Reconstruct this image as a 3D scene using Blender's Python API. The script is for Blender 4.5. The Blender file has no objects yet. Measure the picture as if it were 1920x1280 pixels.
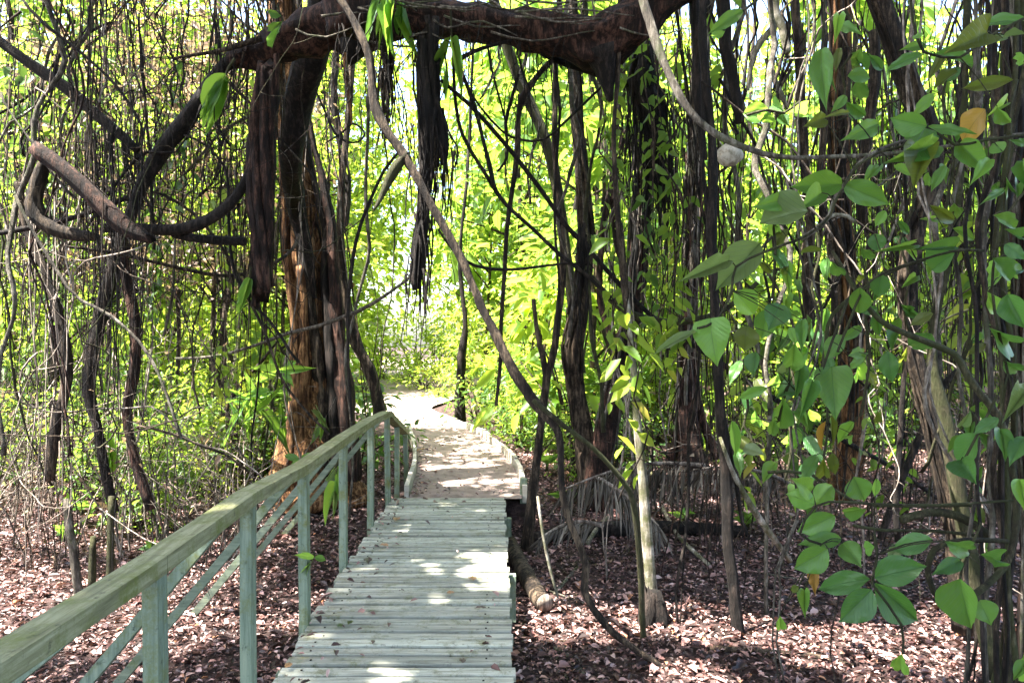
import bpy, math, random
import numpy as np
from mathutils import Vector, Matrix, noise as mnoise

# ------------------------------------------------------------------ camera, sky, sun, exposure
sc = bpy.context.scene
F = 1400.0                     # focal length in photo pixels (1920 wide)
CX, CY = 933.0, 637.0          # vanishing point of the boardwalk
CAM_Z = 1.5
cam_d = bpy.data.cameras.new('camera'); cam = bpy.data.objects.new('camera', cam_d)
sc.collection.objects.link(cam); sc.camera = cam
cam.location = (0, 0, CAM_Z); cam.rotation_euler = (math.radians(90), 0, 0)
cam_d.sensor_width = 36; cam_d.lens = F / 1920 * 36
cam_d.shift_x = (960 - CX) / 1920; cam_d.shift_y = (CY - 640) / 1920
cam_d.clip_start = 0.05; cam_d.clip_end = 600
SUN = Vector((-0.40, -0.14, 0.90)).normalized()
w = bpy.data.worlds.new('World'); sc.world = w; w.use_nodes = True
nt = w.node_tree; bg = nt.nodes['Background']
sky = nt.nodes.new('ShaderNodeTexSky'); sky.sky_type = 'NISHITA'; sky.sun_disc = False
sky.sun_elevation = math.asin(SUN.z); sky.sun_rotation = math.atan2(SUN.x, SUN.y)
sky.dust_density = 3.0; sky.air_density = 1.0
nt.links.new(sky.outputs[0], bg.inputs[0]); bg.inputs[1].default_value = 0.12
sd = bpy.data.lights.new('sun', 'SUN'); sd.energy = 5.0; sd.angle = math.radians(0.5); sd.color = (1, 0.95, 0.86)
so = bpy.data.objects.new('sun', sd); sc.collection.objects.link(so)
so.rotation_euler = SUN.to_track_quat('Z', 'Y').to_euler(); so.location = SUN * 60
sc.view_settings.view_transform = 'Standard'; sc.view_settings.look = 'None'
sc.view_settings.exposure = 3.35; sc.view_settings.gamma = 1.0
cy = sc.cycles
cy.max_bounces = 7; cy.diffuse_bounces = 4; cy.glossy_bounces = 2; cy.transmission_bounces = 5; cy.transparent_max_bounces = 4
cy.use_denoising = True; cy.sample_clamp_indirect = 8; cy.caustics_reflective = False; cy.caustics_refractive = False

rnd = random.Random(11); rng = np.random.default_rng(7)
COL = sc.collection

# ------------------------------------------------------------------ helpers
def W(px, py, Y): return Vector(((px - CX) / F * Y, Y, CAM_Z - (py - CY) / F * Y))
def sstep(a, b, x):
    t = min(1, max(0, (x - a) / (b - a))); return t * t * (3 - 2 * t)
PATH_R = [(6.6, .20), (7.17, .215), (8.64, .20), (9.86, .05), (11.8, -.28), (13.3, -.79), (15.2, -1.44), (17, -1.5), (20, -1.0), (60, 1.0)]
PATH_L = [(6.6, -.83), (7.17, -.83), (8.64, -.91), (10.3, -1.09), (12.9, -1.5), (15.2, -2.3), (16.5, -4.6), (18, -7.5), (30, -11), (60, -20)]
def lerp(tab, y):
    if y <= tab[0][0]: return tab[0][1]
    for (a, p), (b, q) in zip(tab, tab[1:]):
        if y <= b: return p + (q - p) * (y - a) / (b - a)
    return tab[-1][1]
def ground_z(x, y):
    z = -0.34 + 0.22 * sstep(6.5, 9.5, y) + 0.1 * sstep(9, 16, y)
    z += 0.05 * mnoise.noise(Vector((x * .7, y * .7, 3))) + 0.02 * mnoise.noise(Vector((x * 2.3, y * 2.3, 8)))
    if y > 6.9:
        d = max(lerp(PATH_L, y) - x, x - lerp(PATH_R, y))
        z = z + (-0.07 - z) * (1 - sstep(0.0, 0.6, d)) * sstep(6.9, 7.3, y)
    return z
def G(px, py, off=0.0):
    Y = 1.84 * F / (py - CY)
    for _ in range(6):
        x = (px - CX) / F * Y
        Y = (CAM_Z - ground_z(x, Y) - off) * F / (py - CY)
    return Vector(((px - CX) / F * Y, Y, ground_z((px - CX) / F * Y, Y) + off))

class MB:
    """collects shapes; build() links them as one mesh object"""
    def __init__(s): s.v = []; s.f = []
    def add(s, vs, fs):
        o = len(s.v); s.v += [tuple(p) for p in vs]; s.f += [tuple(i + o for i in q) for q in fs]; return s
    def box(s, c, sx, sy, sz, M=None):
        vs = [Vector((x * sx / 2, y * sy / 2, z * sz / 2)) for x in (-1, 1) for y in (-1, 1) for z in (-1, 1)]
        if M is not None: vs = [M @ p for p in vs]
        return s.add([Vector(c) + p for p in vs], [(0, 1, 3, 2), (4, 6, 7, 5), (0, 4, 5, 1), (2, 3, 7, 6), (0, 2, 6, 4), (1, 5, 7, 3)])
    def beam(s, a, b, wd, ht, up=Vector((0, 0, 1)), n=1, jit=0.0):
        a = Vector(a); b = Vector(b); d = (b - a).normalized()
        r = d.cross(up).normalized(); u = r.cross(d).normalized(); vs = []; fs = []
        for i in range(n + 1):
            p = a.lerp(b, i / n) + (r * rnd.uniform(-jit, jit) + u * rnd.uniform(-jit, jit) if 0 < i < n else Vector())
            vs += [p - r * wd / 2 - u * ht / 2, p + r * wd / 2 - u * ht / 2, p + r * wd / 2 + u * ht / 2, p - r * wd / 2 + u * ht / 2]
        for i in range(n):
            k = i * 4; fs += [(k + j, k + (j + 1) % 4, k + 4 + (j + 1) % 4, k + 4 + j) for j in range(4)]
        fs += [(3, 2, 1, 0), (n * 4, n * 4 + 1, n * 4 + 2, n * 4 + 3)]
        return s.add(vs, fs)
    def tube(s, pts, rad, sides=7, step=0.12, wob=0.0, rough=0.12, flute=None, jag=0.0, seed=None):
        """tapered tube along a smooth curve through pts; rad is one radius per point; flute=(amp, lobes)"""
        pts = [Vector(p) for p in pts]
        if not isinstance(rad, (list, tuple)): rad = [rad] * len(pts)
        sd = rnd.uniform(0, 99) if seed is None else seed
        P = []; R = []
        for i in range(len(pts) - 1):
            p0 = pts[max(i - 1, 0)]; p1 = pts[i]; p2 = pts[i + 1]; p3 = pts[min(i + 2, len(pts) - 1)]
            n = max(2, min(40, int((p2 - p1).length / step)))
            for k in range(n):
                t = k / n; t2 = t * t; t3 = t2 * t
                P.append(.5 * ((2 * p1) + (p2 - p0) * t + (2 * p0 - 5 * p1 + 4 * p2 - p3) * t2 + (3 * p1 - p0 - 3 * p2 + p3) * t3))
                R.append(rad[i] + (rad[i + 1] - rad[i]) * t)
        P.append(pts[-1]); R.append(rad[-1])
        if wob:
            for i in range(1, len(P) - 1):
                P[i] = P[i] + wob * mnoise.noise_vector(P[i] * 2.2 + Vector((sd, sd, sd)))
        N = len(P); d0 = (P[1] - P[0]).normalized()
        r = d0.orthogonal().normalized(); vs = []; fs = []
        for i in range(N):
            d = (P[min(i + 1, N - 1)] - P[max(i - 1, 0)]).normalized()
            r = (r - d * r.dot(d)).normalized(); u = d.cross(r)
            for k in range(sides):
                a = 2 * math.pi * k / sides; q = R[i]
                if rough: q *= 1 + rough * mnoise.noise(Vector((math.cos(a) * 1.3 + sd, math.sin(a) * 1.3, i * .45)))
                if flute: q *= 1 + flute[0] * math.cos(flute[1] * a + 2.0 * mnoise.noise(Vector((sd, i * .05, 0)))) + .45 * flute[0] * math.cos((2 * flute[1] + 1) * a + sd)
                e = (d * rnd.uniform(-jag, jag)) if jag and i in (0, N - 1) else Vector()
                vs.append(P[i] + (r * math.cos(a) + u * math.sin(a)) * q + e)
        for i in range(N - 1):
            for k in range(sides):
                k2 = (k + 1) % sides; fs.append((i * sides + k, i * sides + k2, (i + 1) * sides + k2, (i + 1) * sides + k))
        fs.append(tuple(range(sides - 1, -1, -1))); fs.append(tuple((N - 1) * sides + k for k in range(sides)))
        return s.add(vs, fs)
    def build(s, name, mat, parent=None, origin=(0, 0, 0), smooth=True):
        o0 = Vector(origin)
        me = bpy.data.meshes.new(name); me.from_pydata([(x - o0.x, y - o0.y, z - o0.z) for x, y, z in s.v], [], s.f)
        me.materials.append(mat)
        if smooth: me.polygons.foreach_set('use_smooth', [True] * len(me.polygons))
        me.update(); return link(name, me, parent, o0)

def link(name, me, parent=None, loc=(0, 0, 0)):
    o = bpy.data.objects.new(name, me); COL.objects.link(o)
    if parent is not None: o.parent = parent
    else: o.location = loc
    return o
def tag(o, label, cat, group=None, kind=None):
    o['label'] = label; o['category'] = cat
    if group: o['group'] = group
    if kind: o['kind'] = kind
    return o
def thing(name, label, cat, loc, group=None, kind=None):
    o = bpy.data.objects.new(name, None); COL.objects.link(o); o.location = loc
    o.empty_display_size = .2
    return tag(o, label, cat, group, kind)
def struct(o): o['kind'] = 'structure'; return o
def copy_thing(o, loc, rz=0, s=(1, 1, 1), label=None, group=None):
    c = o.copy(); COL.objects.link(c); c.location = loc; c.rotation_euler = (0, 0, rz); c.scale = s
    if label: c['label'] = label
    if group: c['group'] = group
    for ch in list(o.children):
        d = ch.copy(); COL.objects.link(d); d.parent = c
    return c

def leaf_mesh(name, mat, pos, dr, nm, L, Wd, curl=0.12, fold=0.18):
    """N small folded leaves (six vertices, two faces each) as one mesh"""
    N = len(pos); dr = dr / np.linalg.norm(dr, axis=1, keepdims=True)
    side = np.cross(dr, nm); side /= np.linalg.norm(side, axis=1, keepdims=True) + 1e-9
    up = np.cross(side, dr); L = L[:, None]; Wd = Wd[:, None]
    v = np.empty((N, 6, 3))
    v[:, 0] = pos
    v[:, 1] = pos + dr * L * .30 + side * Wd * .46 + up * Wd * fold
    v[:, 2] = pos + dr * L * .66 + side * Wd * .38 + up * (Wd * fold - L * curl * .5)
    v[:, 3] = pos + dr * L - up * L * curl
    v[:, 4] = pos + dr * L * .66 - side * Wd * .38 + up * (Wd * fold - L * curl * .5)
    v[:, 5] = pos + dr * L * .30 - side * Wd * .46 + up * Wd * fold
    idx = (np.arange(N)[:, None] * 6 + np.array([0, 1, 2, 3, 0, 3, 4, 5])[None]).ravel()
    me = bpy.data.meshes.new(name)
    me.vertices.add(N * 6); me.vertices.foreach_set('co', v.ravel())
    me.loops.add(N * 8); me.loops.foreach_set('vertex_index', idx.astype(np.int32))
    me.polygons.add(N * 2); me.polygons.foreach_set('loop_start', (np.arange(N * 2) * 4).astype(np.int32))
    me.materials.append(mat); me.update(calc_edges=True); me.validate()
    return me

def rand_dirs(n): 
    a = rng.normal(size=(n, 3)); return a / np.linalg.norm(a, axis=1, keepdims=True)

# ------------------------------------------------------------------ materials
def new_mat(name):
    m = bpy.data.materials.new(name); m.use_nodes = True; t = m.node_tree
    return m, t, t.nodes, t.links, t.nodes['Principled BSDF']
def ramp(nodes, stops):
    r = nodes.new('ShaderNodeValToRGB'); e = r.color_ramp.elements
    while len(e) < len(stops): e.new(.5)
    for q, (p, c) in zip(e, stops): q.position = p; q.color = (*c, 1)
    return r
def tex(nodes, links, kind, scale, coord='Object', mp=(1, 1, 1), detail=6, rough=.6):
    tc = nodes.new('ShaderNodeTexCoord'); m = nodes.new('ShaderNodeMapping'); m.inputs['Scale'].default_value = mp
    links.new(tc.outputs[coord], m.inputs[0]); t = nodes.new(kind); t.inputs['Scale'].default_value = scale
    if kind == 'ShaderNodeTexNoise': t.inputs['Detail'].default_value = detail; t.inputs['Roughness'].default_value = rough
    links.new(m.outputs[0], t.inputs['Vector']); return t
def mixc(nodes, links, fac, a, b):
    m = nodes.new('ShaderNodeMix'); m.data_type = 'RGBA'
    if isinstance(fac, float): m.inputs[0].default_value = fac
    else: links.new(fac, m.inputs[0])
    for k, x in ((6, a), (7, b)):
        if isinstance(x, tuple): m.inputs[k].default_value = (*x, 1)
        else: links.new(x, m.inputs[k])
    return m.outputs[2]

def mk_bark(name, c0, c1, c2, moss=None, moss_amt=.5, mp=(1, 1, .16), scale=30, bump=1.0, rough=.85):
    m, t, n, l, p = new_mat(name)
    a = tex(n, l, 'ShaderNodeTexNoise', scale, mp=mp, detail=9, rough=.75)
    k = tex(n, l, 'ShaderNodeTexNoise', 4.5, detail=6, rough=.7)
    f = n.new('ShaderNodeMath'); f.operation = 'MULTIPLY_ADD'; l.new(k.outputs[0], f.inputs[0]); f.inputs[1].default_value = .55
    g = n.new('ShaderNodeMath'); g.operation = 'SUBTRACT'; l.new(a.outputs[0], g.inputs[0]); g.inputs[1].default_value = .275
    l.new(g.outputs[0], f.inputs[2])
    r = ramp(n, [(.36, c0), (.5, c1), (.64, c2)]); l.new(f.outputs[0], r.inputs[0]); c = r.outputs[0]
    if moss:
        b = tex(n, l, 'ShaderNodeTexNoise', 5, detail=9, rough=.75)
        q = ramp(n, [(.62 - .3 * moss_amt, (0, 0, 0)), (.72 - .2 * moss_amt, (1, 1, 1))]); l.new(b.outputs[0], q.inputs[0])
        c = mixc(n, l, q.outputs[0], c, moss)
    l.new(c, p.inputs['Base Color']); p.inputs['Roughness'].default_value = rough; p.inputs['Specular IOR Level'].default_value = .25
    bp = n.new('ShaderNodeBump'); bp.inputs['Strength'].default_value = bump; bp.inputs['Distance'].default_value = .035
    l.new(f.outputs[0], bp.inputs['Height']); l.new(bp.outputs[0], p.inputs['Normal'])
    return m
def mk_leaf(name, stops, tcol, trans=.5, rough=.45, spec=.4):
    m, t, n, l, p = new_mat(name)
    g = n.new('ShaderNodeNewGeometry'); r = ramp(n, stops); l.new(g.outputs['Random Per Island'], r.inputs[0])
    l.new(r.outputs[0], p.inputs['Base Color']); p.inputs['Roughness'].default_value = rough; p.inputs['Specular IOR Level'].default_value = spec
    tr = n.new('ShaderNodeBsdfTranslucent'); mm = n.new('ShaderNodeMix'); mm.data_type = 'RGBA'; mm.inputs[0].default_value = .65
    l.new(r.outputs[0], mm.inputs[6]); mm.inputs[7].default_value = (*tcol, 1); l.new(mm.outputs[2], tr.inputs[0])
    mx = n.new('ShaderNodeMixShader'); mx.inputs[0].default_value = trans
    l.new(p.outputs[0], mx.inputs[1]); l.new(tr.outputs[0], mx.inputs[2]); l.new(mx.outputs[0], n['Material Output'].inputs[0])
    return m
def mk_bigleaf(name, c, c2, tcol, trans=.3, vein=(.2, .3, .1)):
    m, t, n, l, p = new_mat(name)
    uv = n.new('ShaderNodeTexCoord'); sx = n.new('ShaderNodeSeparateXYZ'); l.new(uv.outputs['UV'], sx.inputs[0])
    def mt(op, a, b=None, clamp=False):
        q = n.new('ShaderNodeMath'); q.operation = op; q.use_clamp = clamp
        for i, x in enumerate((a, b)):
            if x is None: continue
            if isinstance(x, (int, float)): q.inputs[i].default_value = x
            else: l.new(x, q.inputs[i])
        return q.outputs[0]
    u = mt('ABSOLUTE', mt('SUBTRACT', sx.outputs[0], .5)); v = sx.outputs[1]
    ph = mt('MULTIPLY', mt('SUBTRACT', v, mt('MULTIPLY', mt('POWER', u, .8), .75)), 9.0)
    fr = mt('ABSOLUTE', mt('SUBTRACT', mt('FRACT', ph), .5))
    side = mt('SUBTRACT', 1.0, mt('DIVIDE', fr, .11), True)
    mid = mt('SUBTRACT', 1.0, mt('DIVIDE', u, .022), True)
    ve = mt('MAXIMUM', mt('MULTIPLY', side, .55), mid)
    ns = tex(n, l, 'ShaderNodeTexNoise', 5, coord='UV'); oi = n.new('ShaderNodeObjectInfo')
    base = mixc(n, l, mt('ADD', mt('MULTIPLY', ns.outputs[0], .6), mt('MULTIPLY', oi.outputs['Random'], .5), True), c, c2)
    sp = tex(n, l, 'ShaderNodeTexNoise', 14, coord='UV', detail=3); sr = ramp(n, [(.70, (0, 0, 0)), (.74, (1, 1, 1))]); l.new(sp.outputs[0], sr.inputs[0])
    base = mixc(n, l, mt('MULTIPLY', sr.outputs[0], .5), base, (.13, .10, .04))
    col = mixc(n, l, mt('MULTIPLY', ve, .8), base, vein)
    l.new(col, p.inputs['Base Color']); p.inputs['Roughness'].default_value = .42; p.inputs['Specular IOR Level'].default_value = .45
    bp = n.new('ShaderNodeBump'); bp.inputs['Strength'].default_value = .5; bp.inputs['Distance'].default_value = .006; bp.invert = True
    l.new(ve, bp.inputs['Height']); l.new(bp.outputs[0], p.inputs['Normal'])
    tr = n.new('ShaderNodeBsdfTranslucent'); l.new(mixc(n, l, mt('MULTIPLY', ve, .5), tcol, c), tr.inputs[0])
    mx = n.new('ShaderNodeMixShader'); mx.inputs[0].default_value = trans
    l.new(p.outputs[0], mx.inputs[1]); l.new(tr.outputs[0], mx.inputs[2]); l.new(mx.outputs[0], n['Material Output'].inputs[0])
    return m
def mk_wood(name, c0, c1, c2, moss, along, moss_amt=.4, scale=9):
    m, t, n, l, p = new_mat(name)
    mp = [14, 14, 14]; mp[along] = 1.0
    a = tex(n, l, 'ShaderNodeTexNoise', scale * .35, mp=tuple(mp), detail=8, rough=.7)
    r = ramp(n, [(.28, c0), (.5, c1), (.75, c2)]); l.new(a.outputs[0], r.inputs[0])
    g = n.new('ShaderNodeNewGeometry'); v = n.new('ShaderNodeHueSaturation'); l.new(r.outputs[0], v.inputs['Color'])
    mr = n.new('ShaderNodeMapRange'); mr.inputs[3].default_value = .72; mr.inputs[4].default_value = 1.2
    l.new(g.outputs['Random Per Island'], mr.inputs[0]); l.new(mr.outputs[0], v.inputs['Value'])
    b = tex(n, l, 'ShaderNodeTexNoise', 9, detail=9, rough=.8)
    q = ramp(n, [(.66 - .3 * moss_amt, (0, 0, 0)), (.80 - .25 * moss_amt, (1, 1, 1))]); l.new(b.outputs[0], q.inputs[0])
    c = mixc(n, l, q.outputs[0], v.outputs[0], moss)
    d = tex(n, l, 'ShaderNodeTexNoise', 26, detail=7, rough=.7); dr_ = ramp(n, [(.58, (0, 0, 0)), (.74, (1, 1, 1))]); l.new(d.outputs[0], dr_.inputs[0])
    c = mixc(n, l, dr_.outputs[0], c, tuple(x * .35 for x in c0))
    l.new(c, p.inputs['Base Color']); p.inputs['Roughness'].default_value = .75; p.inputs['Specular IOR Level'].default_value = .3
    bp = n.new('ShaderNodeBump'); bp.inputs['Strength'].default_value = .5; bp.inputs['Distance'].default_value = .008
    l.new(a.outputs[0], bp.inputs['Height']); l.new(bp.outputs[0], p.inputs['Normal'])
    return m
def mk_flat(name, stops, scale, bump=.5, coord='Object', rough=.9, dist=.03):
    m, t, n, l, p = new_mat(name)
    a = tex(n, l, 'ShaderNodeTexNoise', scale, coord=coord, detail=9, rough=.7); r = ramp(n, stops); l.new(a.outputs[0], r.inputs[0])
    l.new(r.outputs[0], p.inputs['Base Color']); p.inputs['Roughness'].default_value = rough; p.inputs['Specular IOR Level'].default_value = .2
    bp = n.new('ShaderNodeBump'); bp.inputs['Strength'].default_value = bump; bp.inputs['Distance'].default_value = dist
    l.new(a.outputs[0], bp.inputs['Height']); l.new(bp.outputs[0], p.inputs['Normal'])
    return m

BARK = {
 'dark': mk_bark('dark_bark', (.003, .002, .0018), (.009, .0065, .005), (.042, .03, .024)),
 'red': mk_bark('red_bark', (.004, .002, .0015), (.017, .008, .0055), (.11, .054, .037)),
 'orange': mk_bark('orange_bark', (.010, .005, .003), (.12, .052, .019), (.46, .25, .11), mp=(1, 1, .07), scale=34),
 'brown': mk_bark('brown_bark', (.005, .003, .002), (.024, .016, .0105), (.14, .1, .066)),
 'moss': mk_bark('mossy_bark', (.006, .005, .0025), (.03, .023, .012), (.14, .12, .07), moss=(.042, .046, .016), moss_amt=.75),
 'grey': mk_bark('grey_bark', (.022, .018, .014), (.09, .075, .058), (.27, .24, .195), moss=(.07, .08, .035), moss_amt=.35),
 'pale': mk_bark('pale_bark', (.045, .036, .025), (.24, .21, .165), (.5, .46, .39), moss=(.075, .078, .03), moss_amt=.62, bump=.8),
 'dry': mk_bark('dry_twig', (.04, .03, .022), (.17, .135, .11), (.42, .36, .3), bump=.4),
}
LEAF = {
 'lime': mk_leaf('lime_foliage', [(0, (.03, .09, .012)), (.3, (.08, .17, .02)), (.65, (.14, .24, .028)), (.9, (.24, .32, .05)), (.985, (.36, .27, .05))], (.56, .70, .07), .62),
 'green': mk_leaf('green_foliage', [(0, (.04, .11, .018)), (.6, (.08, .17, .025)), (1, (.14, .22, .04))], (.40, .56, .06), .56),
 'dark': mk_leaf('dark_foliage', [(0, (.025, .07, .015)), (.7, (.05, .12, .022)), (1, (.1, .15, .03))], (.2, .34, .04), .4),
 'dry': mk_leaf('dry_foliage', [(0, (.10, .06, .045)), (.5, (.22, .15, .11)), (.8, (.34, .25, .2)), (1, (.16, .2, .06))], (.35, .25, .12), .35),
 'shade_canopy': mk_leaf('shade_canopy_foliage', [(0, (.03, .08, .015)), (1, (.08, .15, .03))], (.14, .22, .03), .25),
 'litter': mk_leaf('fallen_leaves', [(0, (.012, .005, .0045)), (.35, (.05, .021, .018)), (.62, (.15, .070, .060)), (.85, (.38, .225, .20)), (.96, (.5, .345, .315)), (1, (.40, .17, .07))], (.2, .1, .06), .08, rough=.5, spec=.5),
 'fern': mk_leaf('fern_foliage', [(0, (.06, .15, .03)), (1, (.14, .26, .07))], (.3, .46, .08), .45),
 'frond': mk_leaf('dead_frond', [(0, (.035, .027, .02)), (.6, (.12, .098, .078)), (1, (.26, .225, .185))], (.2, .16, .12), .1),
}
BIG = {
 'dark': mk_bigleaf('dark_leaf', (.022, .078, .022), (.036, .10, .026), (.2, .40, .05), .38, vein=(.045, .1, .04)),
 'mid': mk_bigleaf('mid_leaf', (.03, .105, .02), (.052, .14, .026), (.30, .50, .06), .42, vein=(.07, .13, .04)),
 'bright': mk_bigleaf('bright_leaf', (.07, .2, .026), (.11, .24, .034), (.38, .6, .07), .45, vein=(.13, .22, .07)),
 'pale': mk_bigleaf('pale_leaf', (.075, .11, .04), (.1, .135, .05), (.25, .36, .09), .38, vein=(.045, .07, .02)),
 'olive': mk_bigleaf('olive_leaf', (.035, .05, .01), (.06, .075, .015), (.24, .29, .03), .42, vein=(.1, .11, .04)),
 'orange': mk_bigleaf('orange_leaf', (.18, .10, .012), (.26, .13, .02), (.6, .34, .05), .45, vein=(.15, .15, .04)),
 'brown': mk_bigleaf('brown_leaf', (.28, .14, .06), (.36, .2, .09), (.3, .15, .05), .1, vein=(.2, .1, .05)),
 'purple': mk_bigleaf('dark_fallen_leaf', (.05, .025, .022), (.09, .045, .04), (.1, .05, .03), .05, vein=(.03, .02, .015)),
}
M_DECK = mk_wood('weathered_deck_wood', (.10, .095, .075), (.33, .33, .27), (.52, .52, .44), (.13, .13, .06), 0, .5)
M_RAIL = mk_wood('mossy_rail_wood', (.085, .08, .04), (.21, .205, .11), (.38, .375, .24), (.12, .135, .03), 1, .66)
M_POST = mk_wood('green_post_wood', (.075, .10, .07), (.16, .205, .15), (.27, .30, .22), (.12, .13, .035), 2, .6)
M_BRACE = mk_wood('brace_wood', (.07, .09, .06), (.14, .17, .12), (.24, .26, .18), (.1, .12, .035), 0, .5)
M_SOIL = mk_flat('forest_soil', [(.3, (.012, .008, .007)), (.5, (.04, .024, .021)), (.7, (.13, .08, .075))], 9, 1.0, dist=.06)
M_SAND = mk_flat('pale_sand', [(.3, (.13, .095, .08)), (.5, (.24, .185, .16)), (.75, (.33, .26, .23))], 7, 1.0)
M_KERB = mk_flat('kerb_board', [(.3, (.3, .27, .21)), (.7, (.55, .51, .44))], 8, .4)
M_PALE = mk_flat('pale_growth', [(.35, (.2, .17, .12)), (.5, (.5, .46, .38)), (.7, (.66, .62, .54))], 16, .8)

# ------------------------------------------------------------------ ground and path
def build_ground():
    xs = sorted(set([round(-9 + .15 * i, 3) for i in range(121)] + [-120, -70, -45, -30, -20, -14, -11, 11, 14, 20, 30, 45, 70, 120]))
    ys = sorted(set([round(0 + .15 * i, 3) for i in range(141)] + [-80, -40, -15, -6, -2, 23, 26, 30, 36, 45, 60, 90, 150]))
    vs = [(x, y, ground_z(x, y)) for y in ys for x in xs]; nx = len(xs)
    fs = [(j * nx + i, j * nx + i + 1, (j + 1) * nx + i + 1, (j + 1) * nx + i) for j in range(len(ys) - 1) for i in range(nx - 1)]
    m = MB(); m.add(vs, fs); struct(m.build('ground', M_SOIL))
build_ground()
def build_path():
    m = MB(); ys = [7.10 + i * .12 for i in range(110)] + [20.4 + i * 1.5 for i in range(26)]; n = 13; vs = []; fs = []
    for y in ys:
        a, b = lerp(PATH_L, y) - .02, lerp(PATH_R, y) + .02
        for k in range(n):
            x = a + (b - a) * k / (n - 1)
            vs.append((x, y, -.012 + .03 * mnoise.noise(Vector((x * 2.5, y * 2.5, 0))) * sstep(7.1, 7.6, y) + .012 * mnoise.noise(Vector((x * 7, y * 7, 5)))))
    for j in range(len(ys) - 1):
        fs += [(j * n + k, j * n + k + 1, (j + 1) * n + k + 1, (j + 1) * n + k) for k in range(n - 1)]
    m.add(vs, fs); struct(m.build('path', M_SAND))
build_path()
for tab, nm, lab, dx in ((PATH_L, 'path_edging', 'pale edging board along the handrail side of the sandy path', -.05), (PATH_R, 'path_edging', 'pale curved edging board on the palm frond side of the sandy path', .05)):
    m = MB(); ys = [7.25 + i * .55 for i in range(16)]
    for a, b in zip(ys, ys[1:]):
        m.beam((lerp(tab, a) + dx, a, .005 + rnd.uniform(-.015, .015)), (lerp(tab, b - .015) + dx, b - .015, .005 + rnd.uniform(-.015, .015)), .045, .17)
    tag(m.build(nm, M_KERB, origin=(lerp(tab, 7.25) + dx, 7.25, 0), smooth=False), lab, 'path edging')
    if dx > 0:
        c = W(978, 915, 7.3); t = thing('edging_peg', 'short dark teal wooden peg at the deck end of the curved path edging', 'peg', (c.x + .02, 7.32, -.2))
        MB().box((0, 0, .16), .07, .07, .36).build('peg_body', M_POST, t, smooth=False)

# ------------------------------------------------------------------ boardwalk and handrail
bw = thing('boardwalk', 'narrow weathered grey green boardwalk of cross planks leading to the sandy path', 'boardwalk', (-.47, 4, -.3))
m = MB(); nails = MB(); y = .6
while y < 7.1:
    wd = .070 + rnd.uniform(-.008, .008); z = rnd.uniform(-.007, .004); yaw = rnd.uniform(-.011, .011)
    x0 = -1.0 + rnd.uniform(-.025, .02); x1 = .068 + rnd.uniform(-.012, .014); n = 8; vs = []; bow = rnd.uniform(-.004, .004)
    for i in range(n + 1):
        x = x0 + (x1 - x0) * i / n; t = i / n * 2 - 1
        yc = y + yaw * (x + .47) + bow * (1 - t * t); j0 = rnd.uniform(-.002, .002); j1 = rnd.uniform(-.002, .002); zz = z + rnd.uniform(-.0012, .0012)
        vs += [(x, yc - wd / 2 + j0, zz - .032), (x, yc + wd / 2 + j1, zz - .032), (x, yc + wd / 2 + j1, zz - .004), (x, yc + wd / 2 + j1 - .004, zz), (x, yc - wd / 2 + j0 + .004, zz), (x, yc - wd / 2 + j0, zz - .004)]
    fs = [(i * 6 + k, i * 6 + (k + 1) % 6, i * 6 + 6 + (k + 1) % 6, i * 6 + 6 + k) for i in range(n) for k in range(6)]
    fs += [(5, 4, 3, 2, 1, 0), tuple(n * 6 + k for k in range(6))]
    for nx_ in (-.89, -.06):
        if rnd.random() < .85: nails.box((nx_ + rnd.uniform(-.015, .015), y + rnd.uniform(-.014, .014), z + .0012), .009, .009, .004)
    m.add(vs, fs); y += wd + .0285 + rnd.uniform(-.005, .005)
m.build('deck', M_DECK, bw, origin=bw.location, smooth=False)
nails.build('nail_heads', BARK['dark'], bw, origin=bw.location, smooth=False)['kind'] = 'stuff'
for x in (-.88, -.06):
    MB().beam((x, .6, -.095), (x, 7.08, -.095), .05, .12).build('joist', M_BRACE, bw, origin=bw.location, smooth=False)
for x, y in ((.09, 4.93), (.09, 6.5), (.09, 3.2), (-1.0, 5.5), (-1.0, 3.5)):
    MB().box((x, y, -.20), .06, .07, .30).build('support_post', M_POST, bw, origin=bw.location, smooth=False)

hr = thing('handrail', 'mossy green wooden handrail with slim posts along one side of the boardwalk', 'handrail', (-1.03, 4, 0))
posts = [(1.3, .858), (2.23, .857), (3.07, .88), (3.94, .852), (4.96, .866), (6.03, .868), (6.93, .84), (7.6, .67), (8.3, .50)]
pl = [(.2, .86)] + posts
for (a, za), (b, zb) in zip(pl, pl[1:]):
    n = 5; MB().beam((-1.028, a, za - .026), (-1.028, b - .003, zb - .026), .086, .052, n=n, jit=.0025).build('top_rail', M_RAIL, hr, origin=hr.location, smooth=False)
for i, (y, z) in enumerate(posts):
    g = ground_z(-1.03, y) - .05
    lean = rnd.uniform(-.012, .012); m = MB()
    m.beam((-1.025 + lean, y + rnd.uniform(-.02, .02), g), (-1.025, y, z - .055), .046, .068, up=Vector((0, 1, 0)), n=5, jit=.002)
    m.build('post', M_POST, hr, origin=hr.location, smooth=False)
for i, (y, z) in enumerate(posts[:7]):
    dx, dz = (.98, 1.17) if i else (1.35, 1.15)
    if i == 1: dx, dz = 1.4, 1.15
    a = Vector((-1.085, y + .01, z - .07)); b = a + Vector((-dx, rnd.uniform(-.05, .05), -dz))
    MB().beam(b, a, .045, .06, up=Vector((0, 1, 0)), n=5, jit=.002).build('brace', M_POST if i in (1, 2) else M_BRACE, hr, origin=hr.location, smooth=False)

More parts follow.
